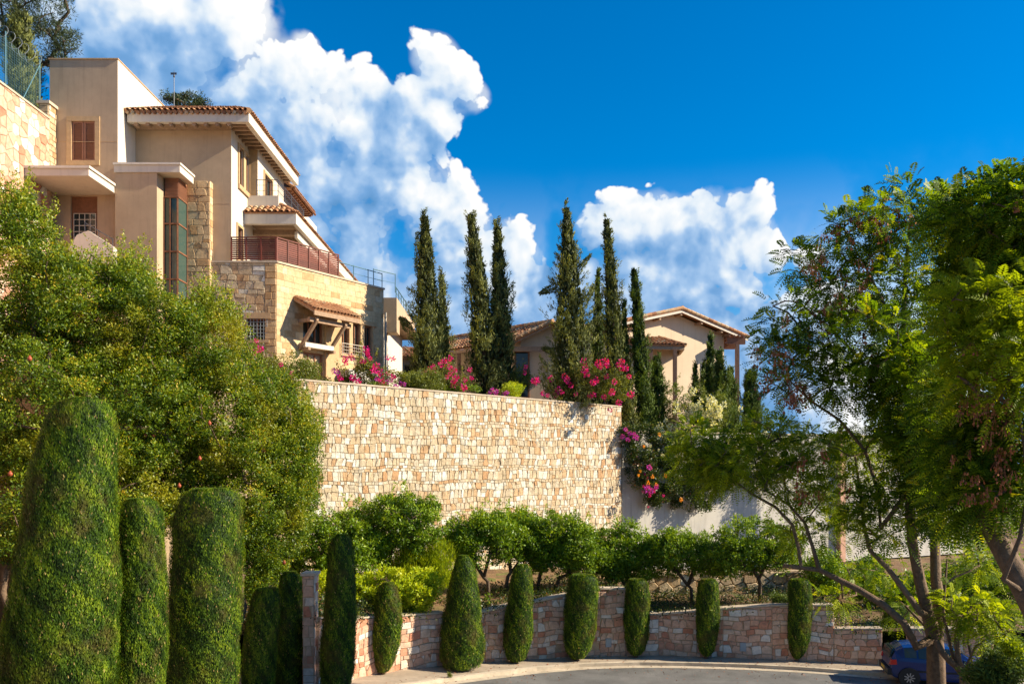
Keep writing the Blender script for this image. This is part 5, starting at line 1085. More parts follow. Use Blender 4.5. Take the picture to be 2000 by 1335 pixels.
# feathery shrub, hedge, ground plants
plant('feathery_shrub', 'feathery light green shrub between the two citrus groups', 'shrub', [(815, 1085, 55, 45), (850, 1095, 45, 50), (800, 1110, 60, 35), (870, 1120, 30, 40)], 31.8, 1.0, L_JAC2, 130, 130, .17, .022, cr=.32, up=1.3)
plant('hedge', 'bright yellow-green hedge spilling over the low pink wall at the left', 'hedge', [(640, 1155, 40, 52), (705, 1155, 52, 48), (765, 1150, 62, 48), (818, 1155, 48, 50), (842, 1140, 26, 32), (690, 1195, 40, 24), (790, 1190, 50, 20)], 29.6, .8, L_YEL, 230, 120, .10, .05, cr=.22, shell=.5, up=.3)
plant('low_shrub', 'small leafy plant hanging over the wall left of the oval clipped bush', 'shrub', [(1220, 1170, 14, 26), (1226, 1195, 10, 20)], 33.2, .3, L_CIT, 16, 60, .08, .04, cr=.15)
plant('low_shrub', 'spreading juniper-like shrub on top of the long pink wall', 'shrub', [(1525, 1172, 32, 16), (1545, 1182, 20, 18)], 32.4, .5, L_CYP2, 30, 80, .10, .03, cr=.2)
plant('low_shrub', 'tiny green plant at the foot of the first citrus of the middle row', 'shrub', [(955, 1172, 12, 18)], 32.2, .25, L_CIT, 8, 60, .09, .04, cr=.14)
plant('low_shrub', 'dark low shrub in front of the rock wall right of the tall dense citrus', 'shrub', [(1185, 1145, 24, 14), (1250, 1160, 16, 24)], 35.4, .4, L_CYP2, 26, 70, .10, .035, cr=.2)
plant('low_shrub', 'dark rounded shrub in deep shade at the bottom right corner', 'shrub', [(1960, 1305, 62, 50), (1925, 1330, 40, 40)], 19.0, .9, L_CYP2, 110, 110, .09, .035, cr=.22)
plant('low_shrub', 'bright sapling leaves above the dark shrub in the bottom right corner', 'shrub', [(1985, 1262, 26, 22)], 18.0, .3, L_JAC2, 14, 70, .08, .04, cr=.14)
plant('weed', 'small tuft of grass growing by the kerb', 'weed', [(877, 1322, 7, 8)], float(gp(877, 1330).y), .1, L_OLV, 5, 30, .14, .012, cr=.05, up=1.5)
for (px, py, w) in [(1610, 1120, 50), (1700, 1130, 50), (1790, 1160, 60), (1880, 1140, 70), (1960, 1130, 60)]:
    plant('background_shrub', 'dense green shrub %s' % {1610: 'above the right end of the long pink wall', 1700: 'left of the jacaranda fork', 1790: 'directly between the two jacaranda trunks', 1880: 'on top of the low wall near the right edge', 1960: 'at the right edge behind the nearer jacaranda trunk'}[px], 'shrub', [(px, py, w, 55)], 36.0, 1.2, L_CIT, 70, 90, .13, .06, cr=.35)
# dry grass tufts on the terrace: ground cover
n = 9000; P = TERR[rng.integers(0, len(TERR), n)]+np.stack([rng.normal(0, .35, n), rng.normal(0, .35, n), np.full(n, -.03)], 1)
m_ = np.sin(P[:, 0]*1.7)+np.sin(P[:, 1]*2.3+P[:, 0]) > .2; P = P[m_]; n = len(P)
tag(quads_obj('ground_cover', blades(P, unit(np.array([0, 0, 1.0])+rng.normal(0, .4, (n, 3))), rng.uniform(.05, .16, n), .025), rng.uniform(0, 1, n), L_OLV, None, (0, 0, 0)), 'thin grass and weeds on the planted terrace under the citrus trees', 'grass', kind='stuff')
n = 90000; P = TERR[rng.integers(0, 140*11, n)]+np.stack([rng.normal(0, .35, n), rng.normal(0, .35, n), rng.uniform(-.05, .26, n)], 1)
m_ = (np.sin(P[:, 0]*1.1+1)+np.sin(P[:, 1]*1.9+P[:, 0]*.7) > np.where(P[:, 0] > 3, -.9, -.1)) & (P[:, 0] > -9); P = P[m_]; n = len(P)
tag(quads_obj('ground_cover', blades(P, unit(np.array([0, 0, .5])+sph(n)), rng.uniform(.05, .12, n), .05), rng.uniform(0, 1, n)**1.5, L_VIN, None, (0, 0, 0)), 'low dark leafy ground cover spreading on the planted terrace', 'ground cover', kind='stuff')
# ---------------------------------------------------------------- bougainvillea and shrubs on top of the great wall
def scat(cx, cy, rx, ry, n): return [(cx+random.gauss(0, .5)*rx, cy+random.gauss(0, .5)*ry) for _ in range(n)]
plant('rounded_shrub', 'soft olive-green rounded shrub on the left end of the great wall beside the stone storey', 'shrub', [(560, 725, 65, 40), (600, 728, 30, 30), (520, 745, 40, 45)], 34.5, 1.0, L_OLV, 170, 120, .08, .03, cr=.25)
plant('bougainvillea', 'thin bougainvillea with magenta blossoms growing out of the top of the pomegranates', 'bougainvillea', [(505, 695, 32, 34), (545, 715, 30, 22)], 32.5, .5, L_BOU, 26, 70, .07, .04, cr=.22, fl=[(P_MAG, fp([(497, 688), (549, 712), (570, 737), (500, 665), (508, 681), (468, 724), (570, 728)], 31.9), .13, 'flower_cluster')])
plant('bougainvillea', 'tall sparse bougainvillea with magenta blossoms in front of the stone house windows', 'bougainvillea', [(690, 730, 34, 26), (715, 715, 22, 36), (740, 735, 26, 26), (660, 742, 28, 14)], 35.6, .5, L_BOU, 50, 80, .08, .045, cr=.22, shoots=8,
      fl=[(P_MAG, fp([(685, 697), (673, 702), (676, 708), (718, 690), (722, 700), (715, 682), (720, 694), (712, 706), (706, 705), (735, 714), (690, 738), (700, 744), (742, 726), (768, 700), (758, 698), (730, 722), (745, 742), (664, 738)], 35.0), .15, 'flower_cluster'), (P_PUR, fp([(652, 724), (659, 727), (736, 740)], 35.0), .13, 'flower_cluster')])
plant('rounded_shrub', 'low bright green shrub on the great wall before the first tall cypress', 'shrub', [(830, 745, 48, 28), (800, 745, 24, 20)], 37.6, .8, L_OLV, 100, 110, .08, .03, cr=.22)
plant('bougainvillea', 'small purple and magenta bougainvillea between the house corner and the green shrub', 'bougainvillea', [(770, 738, 26, 18), (790, 735, 18, 20)], 36.8, .4, L_BOU, 26, 70, .07, .04, cr=.2, fl=[(P_PUR, fp([(782, 748), (773, 755), (764, 742), (790, 750), (756, 746)], 36.3), .13, 'flower_cluster'), (P_MAG, fp([(752, 750), (757, 728), (768, 735)], 36.3), .12, 'flower_cluster')])
plant('bougainvillea', 'bougainvillea arching in front of the first tall cypress with magenta sprays', 'bougainvillea', [(868, 735, 26, 30), (900, 745, 20, 24)], 38.8, .4, L_BOU, 24, 70, .07, .04, cr=.2, shoots=5,
      fl=[(P_MAG, fp([(838, 722), (846, 716), (832, 728), (862, 710), (868, 704), (879, 700), (878, 716), (880, 730), (888, 722), (887, 742), (872, 736), (918, 722), (908, 742), (921, 738), (886, 752), (906, 756), (892, 736), (845, 726)], 38.3), .16, 'flower_cluster')])
plant('rounded_shrub', 'yellowish feathery little shrub beside the purple flowers on the wall top', 'shrub', [(1004, 762, 22, 18)], 40.5, .5, L_YEL, 30, 100, .08, .025, cr=.2)
plant('flower_bed', 'low cushion of purple flowers on the wall top below the cypress pair', 'flowers', [(968, 768, 24, 9)], 40.2, .4, L_BOU, 16, 60, .06, .04, cr=.15, fl=[(P_PUR, fp([(956, 768), (962, 762), (970, 764), (976, 768), (984, 770), (968, 772), (990, 766)], 39.9), .13, 'flower_cluster')])
plant('rounded_shrub', 'dark green shrub with red spikes below the villa window', 'shrub', [(1020, 740, 26, 26)], 43.0, .6, L_CYP2, 40, 80, .09, .03, cr=.25, fl=[(P_MAG, fp([(1026, 722), (1027, 715), (1025, 728)], 42.3), .11, 'flower_cluster')])
bl3 = [(1045, 744), (1050, 742), (1076, 740), (1102, 734), (1060, 768), (1070, 772), (1085, 770), (1090, 760), (1097, 765), (1108, 742), (1140, 706), (1144, 714), (1142, 722), (1146, 730), (1158, 746), (1165, 742), (1172, 715), (1168, 708), (1182, 706), (1186, 712), (1208, 712), (1215, 720), (1222, 718), (1214, 706), (1195, 765), (1152, 772), (1180, 775), (1208, 786), (1232, 770), (1192, 800), (1125, 770), (1115, 752), (1185, 735), (1200, 745), (1160, 770), (1228, 735)]
plant('bougainvillea', 'big spreading bougainvillea full of crimson blossoms at the right end of the great wall', 'bougainvillea', [(1100, 755, 44, 32), (1150, 745, 50, 40), (1200, 755, 40, 38)], 42.2, .6, L_BOU, 120, 80, .08, .045, cr=.25, shoots=18, fl=[(P_MAG, fp(bl3, 41.6, .3), .17, 'flower_cluster')])
plant('low_shrub', 'strip of low green leaves along the coping of the great wall', 'shrub', [(910, 758, 40, 8), (870, 760, 30, 8), (660, 748, 40, 10), (740, 750, 40, 10)], 38.6, .4, L_CIT, 60, 60, .08, .035, cr=.16)
# flowering climbers on the pale wall
CW = 'climbers over the pale grey wall'
orp = [(1288, 848), (1258, 872), (1250, 920), (1275, 930), (1266, 942), (1300, 928), (1282, 945), (1330, 975), (1247, 928)]; pup = [(1222, 838), (1230, 846), (1238, 850), (1216, 852), (1226, 858), (1244, 854), (1268, 912), (1264, 955), (1282, 950), (1272, 958)]
plant('bougainvillea', 'dark bougainvillea cascading down the pale wall with purple and orange blossoms', 'bougainvillea', [(1232, 865, 24, 38, 43.9), (1255, 910, 36, 60, 44.2), (1290, 945, 44, 52, 44.8), (1340, 960, 44, 44, 45.6), (1300, 880, 56, 44, 44.8), (1350, 900, 60, 50, 45.6), (1400, 920, 60, 50, 46.4), (1222, 842, 22, 16, 43.9), (1262, 838, 30, 18, 44.4), (1450, 900, 60, 50, 47.2), (1275, 965, 24, 34, 44.6), (1500, 930, 50, 40, 48), (1380, 980, 30, 22, 46)], 45, .55, L_VIN, 620, 85, .10, .055, cr=.26, group=CW, low=.2,
      fl=[(P_PUR, fp(pup, 43.4, .15), .17, 'flower_cluster'), (P_ORA, fp(orp, 43.6, .15), .12, 'flower_cluster'), (P_MAG, fp(scat(1275, 960, 30, 40, 14), 43.9, .15), .08, 'flower_cluster'), (P_WHI, fp(scat(1300, 870, 40, 30, 12), 44.0, .15), .07, 'flower_cluster')])
wl = scat(1350, 800, 46, 40, 38)+scat(1300, 840, 30, 24, 12)+scat(1400, 800, 26, 26, 10)
plant('white_climber', 'frothy white-flowered climber over the villa fence below the small cypresses', 'climber', [(1325, 800, 34, 60), (1360, 790, 40, 44), (1400, 810, 36, 44), (1300, 850, 50, 24)], 46.5, .8, L_OLV, 150, 90, .09, .04, cr=.26, group=CW, shoots=14, fl=[(P_WHI, fp(wl, 45.6, .3), .20, 'flower_cluster')])
plant('white_climber', 'pale flowering hedge along the top of the wall right of the villa', 'climber', [(1500, 868, 70, 24), (1580, 862, 60, 20), (1440, 880, 50, 30), (1660, 870, 60, 26), (1720, 880, 50, 40), (1400, 900, 50, 34), (1800, 880, 60, 40)], 47.5, .8, L_OLV, 260, 90, .10, .045, cr=.3, group=CW, shoots=20, fl=[(P_WHI, fp(scat(1500, 860, 80, 14, 22)+scat(1440, 870, 40, 20, 10), 46.6, .3), .14, 'flower_cluster')])
# trees on the upper hill and behind the roof
b = at(60, 180, 44); plant('pine_tree', 'large dark pine tree with airy branches in the top left corner', 'pine tree', [(60, 20, 85, 50), (110, 60, 45, 45), (130, 95, 30, 22), (20, 60, 50, 70), (100, 120, 40, 30), (60, -40, 110, 50)], 44, 2.2, L_PINE, 190, 90, .20, .035, cr=.42, base=(b.x, 44, 21.4), trunk=[[(b.x, 44, 21.3), (b.x+.2, 44, 24), (b.x+.4, 44, 28)]], group='trees on the upper hill', up=.3, shell=.1, maxr=.25, tip=.02, bark=DBARK)
b = at(360, 205, 52); plant('olive_tree', 'small grey-green tree top peeping over the tiled roof beside the finial', 'tree', [(340, 192, 24, 14), (375, 190, 30, 12), (395, 200, 18, 10), (360, 205, 40, 18)], 52, 1.2, L_PINE, 60, 90, .15, .045, cr=.32, base=(b.x, 52, 12), trunk=[[(b.x, 52, 12), (b.x, 52, 20), (b.x, 52, 28.5)]], shell=.1, tip=.02)
# ---------------------------------------------------------------- jacarandas
def fronds(P, D0, Lf, K=9, pl=.11, pw=.032, droop=.35):
    n = len(P); s = unit(np.cross(D0, np.array([0, 0, 1.0])+rng.normal(0, .5, (n, 3)))); V = []; vv = []
    base_v = np.clip(rng.normal(.42, .24, n), 0, 1)
    for k in range(1, K+1):
        f = k/K; ax_ = P+D0*(Lf*f)[:, None]; ax_[:, 2] -= droop*Lf*f*f
        ln = pl*(math.sin(math.pi*min(1, .18+f*.78))**.7)
        for sg in (-1, 1):
            dr = unit(s*sg+D0*.55+np.array([0, 0, -.15])+rng.normal(0, .08, (n, 3))); up_ = unit(np.cross(dr, s*sg+D0*.01+np.array([0, 0, 1.0])))
            w = unit(np.cross(dr, unit(np.cross(D0, s))))*pw*.5; Q = np.empty((n, 4, 3)); Q[:, 0] = ax_; Q[:, 1] = ax_+dr*ln*.4+w; Q[:, 2] = ax_+dr*ln; Q[:, 3] = ax_+dr*ln*.4-w
            V.append(Q); vv.append(np.clip(base_v+rng.normal(0, .06, n), 0, 1))
    return np.concatenate(V).reshape(-1, 3), np.concatenate(vv)
def jac(T, ells, mat, skel, per=14, Lf=.42, pl=.12, pw=.040, cr=.30, K=8):
    cents = []
    for (cx, cy, rx, ry, D, dp, nc) in ells:
        c, r = pell(cx, cy, rx, ry, D, dp); p = in_ell(nc, c, r, .15); o = unit((p-np.array(c))/np.array(r)); cents.append(np.hstack([p, o]))
    C = np.concatenate(cents); i = np.repeat(np.arange(len(C)), per); a = sph(len(i)); P = C[i, :3]+a*cr*rng.uniform(.2, 1, (len(i), 1))
    D0 = unit(C[i, 3:]*.5+a*.9+np.array([0, 0, .15])); V, v = fronds(P, D0, Lf*rng.uniform(.7, 1.25, len(i)), K, pl, pw)
    quads_obj('crown', V, v, mat, T); return C[:, :3]
def P_(l): return [tuple(at(*p)) for p in l]
gx = 11.0; J1 = thing('jacaranda_tree', 'large feathery jacaranda with brown pods, its forking trunk in front of the blue car', 'jacaranda tree', tuple(at(1830, 1345, 21.5)), 'jacaranda trees by the street')
b = at(1830, 1330, 21.5); b.z = float(ground(b.x, 21.5))-.1
up1 = jac(J1, [(1770, 410, 75, 62, 22, 1.2, 34), (1700, 440, 80, 60, 21.5, 1.2, 30), (1640, 460, 66, 60, 22, 1, 17), (1570, 520, 55, 34, 22.5, .9, 15), (1640, 560, 80, 50, 22, 1, 19), (1560, 620, 62, 50, 21.5, 1, 20), (1520, 690, 50, 40, 22, .8, 20), (1560, 730, 70, 40, 22, 1, 26), (1700, 560, 90, 70, 22, 1.3, 44), (1690, 660, 100, 70, 21, 1.3, 60), (1830, 450, 70, 70, 22, 1.3, 46), (1650, 750, 70, 50, 21.5, 1, 34), (1780, 620, 80, 80, 22, 1.4, 70)], L_JAC, None, per=9)
up2 = jac(J1, [(1780, 760, 70, 90, 21, 1.3, 130), (1800, 880, 60, 80, 20.5, 1.2, 120), (1850, 980, 60, 70, 20.5, 1.1, 50), (1740, 1010, 70, 60, 21.5, 1.2, 36), (1870, 640, 60, 110, 22.5, 1.2, 60)], L_JAC, None, per=12)
LO = [(1440, 900, 90, 45, 23.5, 1.3, 60), (1370, 860, 60, 32, 24, 1, 30), (1500, 850, 60, 34, 23.5, 1.1, 30), (1390, 930, 56, 34, 24, .9, 26), (1600, 870, 80, 44, 23, 1.3, 50), (1690, 870, 60, 60, 22.5, 1.2, 36), (1560, 940, 90, 44, 23, 1.3, 44), (1660, 980, 90, 60, 22.5, 1.3, 50), (1600, 1040, 80, 40, 23, 1.2, 24), (1720, 1100, 70, 36, 23.5, 1, 14), (1640, 1165, 60, 26, 23, .8, 10), (1770, 1190, 50, 26, 23, .8, 7), (1900, 1100, 50, 50, 24, 1, 26), (1350, 900, 60, 30, 24, .9, 24)]
lo1 = np.concatenate([jac(J1, [(e[0], e[1], e[2], e[3], e[4], e[5], max(4, int(e[6]*.42))) for e in LO], m_, None, per=p_, Lf=.38, pl=.10, pw=.034, cr=.28) for m_, p_ in ((L_JAC2, 15), (L_JAC, 10))])  # lower branches mix both leaf copies; the lighter one paints in sunlight
S = Skel()
S.line([b, at(1828, 1290, 21.5), at(1826, 1245, 21.5)], -1, (.24, .20)); j0 = 2
iA = S.line(P_([(1812, 1200, 21.4), (1796, 1130, 21.2), (1782, 1060, 21.0), (1775, 960, 21.0), (1778, 860, 21), (1770, 740, 21.3), (1765, 640, 21.6), (1768, 540, 22), (1776, 440, 22)]), j0, (.15, .035))
iB = S.line(P_([(1835, 1190, 21.6), (1828, 1130, 21.8), (1826, 1060, 22), (1836, 1010, 22), (1842, 900, 22.2), (1850, 760, 22.4), (1846, 600, 22.3), (1835, 480, 22.2)]), j0, (.15, .04))
S.line(P_([(1790, 1262, 21.2), (1765, 1215, 21.2), (1725, 1180, 21.4), (1680, 1152, 21.7), (1640, 1132, 22), (1600, 1112, 22.3), (1565, 1108, 22.6), (1530, 1104, 22.9)]), j0, (.11, .055))
n_ = S.near(np.array(at(1565, 1108, 22.6)), 0); S.line(P_([(1560, 1070, 22.7), (1548, 1025, 22.8), (1515, 990, 23), (1470, 965, 23.3), (1430, 935, 23.6)]), n_, (.055, .025))
n_ = S.near(np.array(at(1600, 1112, 22.3)), 0); S.line(P_([(1588, 1070, 22.4), (1572, 1020, 22.6), (1540, 985, 22.8), (1500, 960, 23), (1475, 900, 23.4)]), n_, (.05, .025))
S.line(P_([(1798, 1195, 21.2), (1765, 1150, 21.2), (1735, 1110, 21.3), (1700, 1075, 21.6), (1688, 1030, 21.9), (1680, 960, 22.2), (1670, 890, 22.4)]), 3, (.09, .03))
S.line(P_([(1720, 1030, 21.6), (1715, 960, 21.8), (1690, 880, 22), (1640, 820, 22), (1580, 780, 22), (1540, 740, 22)]), iA-5, (.06, .02)); S.line(P_([(1720, 780, 21.2), (1680, 700, 21.4), (1620, 640, 21.6), (1570, 600, 21.8)]), iA-4, (.05, .018)); S.line(P_([(1730, 600, 21.6), (1690, 520, 21.8), (1650, 450, 22)]), iA-3, (.04, .015))
S.grow(np.concatenate([up1, up2, lo1])[::3], droop=.1, low=.4); S.build('trunk', BARK, J1, tip=.010, maxr=.10, expo=.40)
# thinner multi-stem beside it
J3 = thing('jacaranda_sapling', 'many-stemmed young jacaranda with bare pale branches curving up, right of the main trunk', 'jacaranda tree', tuple(at(1885, 1350, 20.5)), 'jacaranda trees by the street')
S = Skel(); b = at(1890, 1345, 20.5); b.z = float(ground(b.x, 20.5))-.1; S.line([b, at(1884, 1318, 20.5)], -1, (.14, .12))
S.line(P_([(1868, 1300, 20.4), (1855, 1290, 20.4), (1840, 1272, 20.4), (1828, 1250, 20.6)]), 1, (.08, .07)); S.line(P_([(1872, 1290, 20.4), (1868, 1250, 20.5), (1874, 1215, 20.6), (1895, 1190, 20.8), (1925, 1165, 21)]), 1, (.07, .035))
S.line(P_([(1862, 1285, 20.6), (1852, 1240, 20.7), (1842, 1200, 20.8), (1846, 1140, 21), (1850, 1090, 21)]), 1, (.045, .02)); S.line(P_([(1892, 1290, 20.4), (1905, 1262, 20.4), (1930, 1245, 20.4), (1960, 1240, 20.5)]), 1, (.035, .012)); S.line(P_([(1900, 1300, 20.4), (1890, 1250, 20.6), (1900, 1220, 20.7), (1935, 1200, 20.8)]), 1, (.03, .012))
c3 = jac(J3, [(1900, 1185, 50, 30, 20.6, .7, 26), (1950, 1220, 40, 30, 20.3, .6, 12), (1870, 1215, 26, 22, 20.6, .5, 8)], L_JAC2, None, per=8); S.grow(c3, droop=.05); S.build('trunk', BARK, J3, tip=.010, maxr=.05)
# nearer jacaranda at the right edge
J2 = thing('jacaranda_tree', 'nearer jacaranda leaning in from the right edge, thick bare trunk, hanging brown pods', 'jacaranda tree', (8.4, 13.0, float(ground(8.4, 13))), 'jacaranda trees by the street')
c2 = jac(J2, [(1900, 430, 70, 56, 13.5, .9, 60), (1970, 430, 70, 80, 13, .9, 80), (2040, 450, 90, 100, 13, 1, 70), (1960, 540, 80, 70, 13.5, 1, 80), (1890, 560, 50, 60, 14, .8, 40), (1950, 850, 90, 60, 13.5, .9, 70), (1890, 900, 60, 70, 13.8, .8, 60), (1960, 960, 80, 50, 13.2, .8, 60), (1880, 980, 50, 50, 14, .7, 34), (2050, 700, 90, 200, 13, 1, 90), (1850, 800, 36, 100, 14.2, .7, 44)], L_JAC, None, per=10, Lf=.34, pl=.095, pw=.030, cr=.28)
c2b = jac(J2, [(1940, 600, 90, 60, 12.6, 1.1, 44), (1890, 680, 70, 50, 12.8, .9, 34), (1980, 690, 80, 70, 12.4, 1, 40), (1930, 760, 70, 50, 12.6, .8, 22), (2020, 560, 60, 60, 12.8, 1, 20)], L_JAC2, None, per=10, Lf=.34, pl=.095, pw=.030, cr=.28)
S = Skel(); S.line([(8.7, 13, float(ground(8.7, 13))-.1)]+P_([(2075, 1330, 13), (2050, 1250, 13), (2005, 1160, 13), (1968, 1090, 13.2), (1935, 1030, 13.5), (1915, 980, 13.6)]), -1, (.21, .14))
S.line(P_([(1925, 900, 13.6), (1900, 760, 13.8), (1890, 620, 13.8), (1905, 480, 13.6)]), 6, (.10, .03)); S.line(P_([(1960, 880, 13.2), (1985, 720, 13), (1975, 560, 13), (1980, 450, 13)]), 6, (.10, .03)); S.line(P_([(1960, 1130, 12.8), (1992, 1050, 12.6), (2010, 950, 12.6), (1990, 800, 12.4)]), 3, (.04, .015))
S.grow(np.concatenate([c2, c2b])[::3], droop=.1, low=.4); S.build('trunk', BARK, J2, tip=.008, maxr=.09, expo=.40)
# seed pods
pm = None
def pods(T, pts, D, sc):
    global pm
    for (px, py) in pts:
        if pm is None or random.random() < .1:
            mb = MB()
            for _ in range(7):
                q = Vector((random.gauss(0, .09), random.gauss(0, .06), -random.uniform(.02, .30))); n = Vector((random.gauss(0, 1), random.gauss(0, 1), .2)).normalized(); a = n.orthogonal().normalized(); c = n.cross(a); r = random.uniform(.024, .036); cc = random.random()
                ring = [q+(a*math.cos(t)+c*math.sin(t)*.85)*r for t in np.linspace(0, 6.283, 9)[:-1]]; mb.poly([p+n*.005 for p in ring], cc); mb.poly([p-n*.005 for p in ring][::-1], cc)
                mb.tube([q+Vector((0, 0, r*.7)), (q.x*.3, q.y*.3, .02)], .004, 3, cc, cap=False)
            pm = mb.build('seed_pod_cluster', P_POD, None, (0, 0, 0)); o = pm
        else: o = pm.copy(); col.objects.link(o)
        o.parent = T; o.location = at(px, py, D+random.uniform(-.6, .4))-Vector(ORG[T.name]); o.scale = (sc,)*3; o.rotation_euler = (0, 0, random.uniform(0, 6.3))
pods(J1, scat(1700, 430, 60, 40, 12)+scat(1640, 440, 40, 30, 6)+scat(1770, 420, 40, 50, 8)+scat(1600, 520, 50, 30, 8)+scat(1700, 540, 60, 40, 8)+scat(1620, 590, 50, 40, 8)+scat(1520, 690, 40, 40, 10)+scat(1540, 760, 50, 26, 14)+scat(1620, 640, 60, 40, 8)+scat(1690, 680, 40, 40, 4)+scat(1600, 920, 80, 50, 8), 21.2, 1.15)
pods(J2, scat(1930, 690, 60, 30, 10)+scat(1920, 790, 60, 70, 20)+scat(1950, 870, 60, 70, 24)+scat(1930, 960, 60, 50, 16)+scat(1990, 400, 30, 40, 4), 12.6, .62)
# ---------------------------------------------------------------- car
CA = thing('parked_car', 'small dark blue hatchback with yellow rear plate parked behind the jacaranda trunk', 'car', (0, 0, 0))
CP = hard('blue_car_paint', S2((.006, .022, .11), (.007, .026, .13)), rough=.2, mott=.03, bump=0, spec=.5); BP = hard('black_plastic', S2((.015, .015, .016), (.025, .025, .026)), rough=.5, bump=0); RIM = hard('alloy', S2((.10, .10, .105), (.45, .45, .46)), rough=.3, metal=.6, bump=0); RED = glassmat('red_lens', (.5, .015, .01), .15); CLR = glassmat('headlight_lens', (.6, .62, .62), .1); YEL = hard('yellow_plate', S2((.80, .50, .03), (.80, .50, .03)), rough=.4, bump=0)
# side profile: x from rear (0) to front (3.75); half width, sill, belt and roof heights
ST = [(0.0, .66, .42, .62, .62), (.06, .76, .32, .93, .95), (.18, .80, .25, .98, 1.20), (.45, .82, .22, .98, 1.38), (.9, .83, .2, .97, 1.44), (1.5, .835, .2, .95, 1.46), (2.0, .835, .2, .94, 1.41), (2.35, .83, .2, .93, 1.28), (2.75, .82, .2, .92, 1.02), (2.95, .81, .2, .90, .93), (3.3, .79, .22, .84, .86), (3.6, .74, .26, .74, .75), (3.75, .62, .36, .58, .58)]
def ring(s, cab=False):
    x, w, lo_, be_, ro = s; tw = w*.80 if ro > be_+.05 else w*.9
    return [(x, -w*.93, lo_), (x, -w, lo_+.18), (x, -w, be_-.12), (x, -w*.97, be_), (x, -tw, (be_+ro)/2+(ro-be_)*.38 if ro > be_+.05 else ro), (x, -tw*.6, ro), (x, 0, ro+.02), (x, tw*.6, ro), (x, tw, (be_+ro)/2+(ro-be_)*.38 if ro > be_+.05 else ro), (x, w*.97, be_), (x, w, be_-.12), (x, w, lo_+.18), (x, w*.93, lo_)]
mb = MB(); k = 13; G = MB()
for s in ST: mb.v += ring(s)
for i in range(len(ST)-1):
    for j in range(k-1):
        mb.f.append((i*k+j, i*k+j+1, (i+1)*k+j+1, (i+1)*k+j)[::-1]); mb.c.append(.5); mb.m.append(0)
        if j in (3, 8) and 3 <= i <= 6:
            q = [mb.v[i*k+j], mb.v[i*k+j+1], mb.v[(i+1)*k+j+1], mb.v[(i+1)*k+j]]; c = Vector((sum(p[0] for p in q)/4, sum(p[1] for p in q)/4, sum(p[2] for p in q)/4)); sg = -1 if j == 3 else 1
            q = [c+(Vector(p)-c)*.88+Vector((0, sg*.012, .004)) for p in q]; G.poly(q if sg > 0 else q[::-1])
        if j in (4, 5, 6, 7) and (i in (1, ) or i in (7, )): 
            q = [Vector(mb.v[i*k+j]), Vector(mb.v[i*k+j+1]), Vector(mb.v[(i+1)*k+j+1]), Vector(mb.v[(i+1)*k+j])]; G.poly([p+Vector((-.012 if i == 1 else .012, 0, .012)) for p in q][::-1])
    mb.f.append((i*k, (i+1)*k, (i+1)*k+k-1, i*k+k-1)); mb.c.append(.5); mb.m.append(0)
mb.f.append(tuple(range(k))); mb.c.append(.5); mb.m.append(0); mb.f.append(tuple((len(ST)-1)*k+j for j in reversed(range(k)))); mb.c.append(.5); mb.m.append(0)
parts = [mb.build('body', CP, CA, smooth=False)]; build_each(G, 'window', GLASS, CA)
mb = MB(); mb.box(.05, .10, -.52, .52, .98, 1.24); mb.hexa([(-.012, -.58, .93), (-.012, .58, .93), (.03, .58, .95), (.03, -.58, .95), (.13, -.50, 1.26), (.13, .50, 1.26), (.2, .5, 1.27), (.2, -.5, 1.27)]); parts.append(mb.build('rear_window', GLASS, CA))
mb = MB(); mb.box(-.08, .12, -.74, .74, .34, .56); mb.box(3.62, 3.8, -.66, .66, .30, .5); build_each(mb, 'bumper', BP, CA)
mb = MB(); mb.box(-.094, -.082, -.26, .26, .44, .55); parts.append(mb.build('number_plate', YEL, CA))
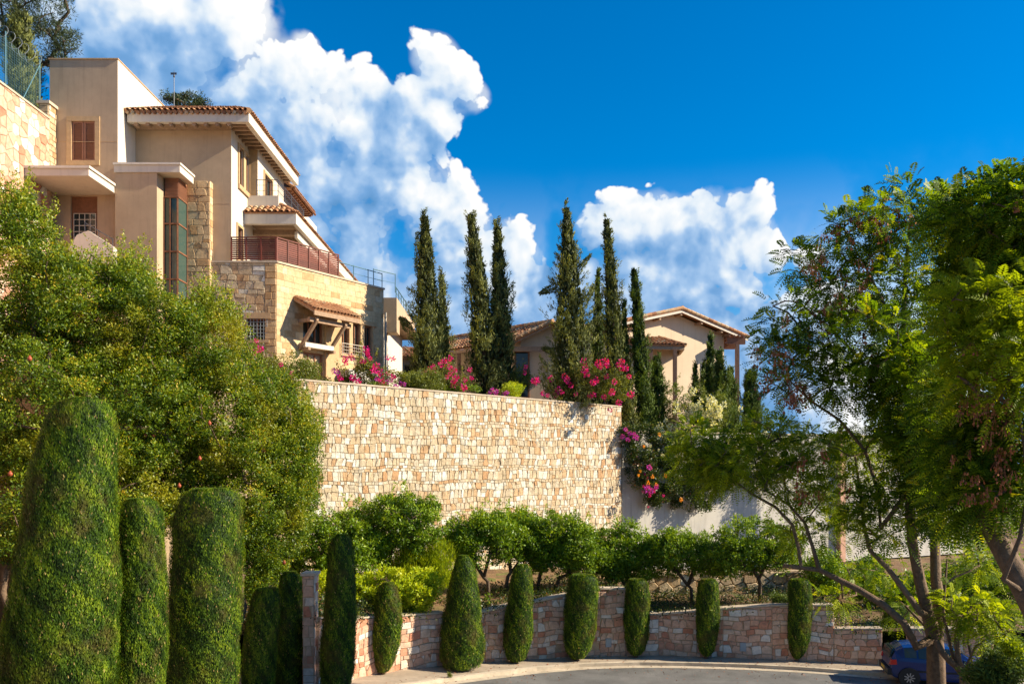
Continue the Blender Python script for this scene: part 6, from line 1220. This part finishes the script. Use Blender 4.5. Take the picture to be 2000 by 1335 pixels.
for s in (-1, 1):
    mb = MB(); mb.hexa([(.0, s*.60, .72), (.0, s*.78, .72), (.22, s*.812, .74), (.22, s*.60, .74), (.04, s*.60, .90), (.04, s*.775, .90), (.2, s*.812, .92), (.2, s*.6, .92)]); parts.append(mb.build('tail_light', RED, CA))
    mb = MB(); mb.hexa([(3.45, s*.5, .58), (3.72, s*.5, .56), (3.70, s*.70, .56), (3.45, s*.775, .58), (3.40, s*.5, .76), (3.60, s*.5, .73), (3.58, s*.70, .73), (3.40, s*.77, .76)]); parts.append(mb.build('headlight', CLR, CA))
    mb = MB(); mb.box(2.35, 2.5, s*.98-.1, s*.98+.1, .92, 1.05); parts.append(mb.build('wing_mirror', CP, CA))
    mb = MB(); mb.box(1.55, 1.56, s*.838-.002, s*.838+.002, .3, .9); mb.box(.85, 2.5, s*.84-.006, s*.84+.006, .50, .56); parts.append(mb.build('side_moulding', BP, CA))
    for x in (.62, 3.02):
        mb = MB(); mb.lathe((x, s*.80-.1, .30), [(.355, .0), (.36, .06), (.355, .215)], 24, 'y'); parts.append(mb.build('wheel_arch', BP, CA))
        mb = MB(); mb.lathe((x, s*.80-.09, .295), [(.27, 0), (.295, .02), (.295, .18), (.27, .20)], 28, 'y'); wl_ = mb.build('wheel', BP, CA, smooth=False); parts.append(wl_)
        mb = MB(); yy = s*.80-.09+(.20 if s > 0 else 0); mb.lathe((x, yy-.006, .295), [(.19, 0), (.19, .014)], 24, 'y', 0)
        for a in range(9):
            t = a*math.pi/4.5; mb.beam((x+.04*math.cos(t), yy+s*.012, .295+.04*math.sin(t)), (x+.18*math.cos(t), yy+s*.012,   .295+.18*math.sin(t)), .035, .02, .9, up=(0, 1, 0))
        mb.build('rim', RIM, wl_)
g = gp(1745, 1337); CA.location = (g.x+.1, g.y+.85, g.z+.0); CA.rotation_euler = (0, R(0.5), R(-12)); CA.scale = (.94, .94, .92)
CA.location.z = float(ground(g.x+1.5, g.y+.3))
# light blue post behind the car
T = thing('gate_post', 'light blue square post by the low wall behind the blue car', 'post', at(1855, 1305, 31.0)); mb = MB(); x = xx(1855, 31); mb.box(x-.16, x+.16, 31, 31.25, .1, zz(1228, 31)); mb.box(x-.2, x+.2, 30.96, 31.29, zz(1228, 31)+.002, zz(1228, 31)+.06); mb.build('shaft', hard('pale_blue_paint', S2((.28, .40, .55), (.32, .44, .6)), rough=.5, mott=.08, bump=0), T)

n = 2600; lx = rng.uniform(-4, 16, n); ly = rng.uniform(22, 33, n); kk = resample(KERB_L, 300); near = np.array([np.min((kk[:, 0]-x)**2+(kk[:, 1]-y)**2) for x, y in zip(lx, ly)])
inn = np.array([np.interp(x, kk[:, 0], kk[:, 1]) if x > -3.9 else 0 for x in lx]); ok = (rng.uniform(0, 1, n) < np.exp(-near/1.2)+.12) & (ly < inn+1.0); lx, ly, inn = lx[ok], ly[ok], inn[ok]; n = len(lx)
P = np.stack([lx, ly, ground(lx, ly)+np.where(ly > inn, .138, .012)], 1); Dl = unit(np.stack([rng.normal(size=n), rng.normal(size=n), rng.uniform(0, .25, n)], 1))
tag(quads_obj('leaf_litter', blades(P, Dl, rng.uniform(.04, .10, n), .03), rng.uniform(0, 1, n), P_POD, None, (0, 0, 0)), 'scattered dry brown leaves along the kerb and the road edge', 'leaves', kind='stuff')
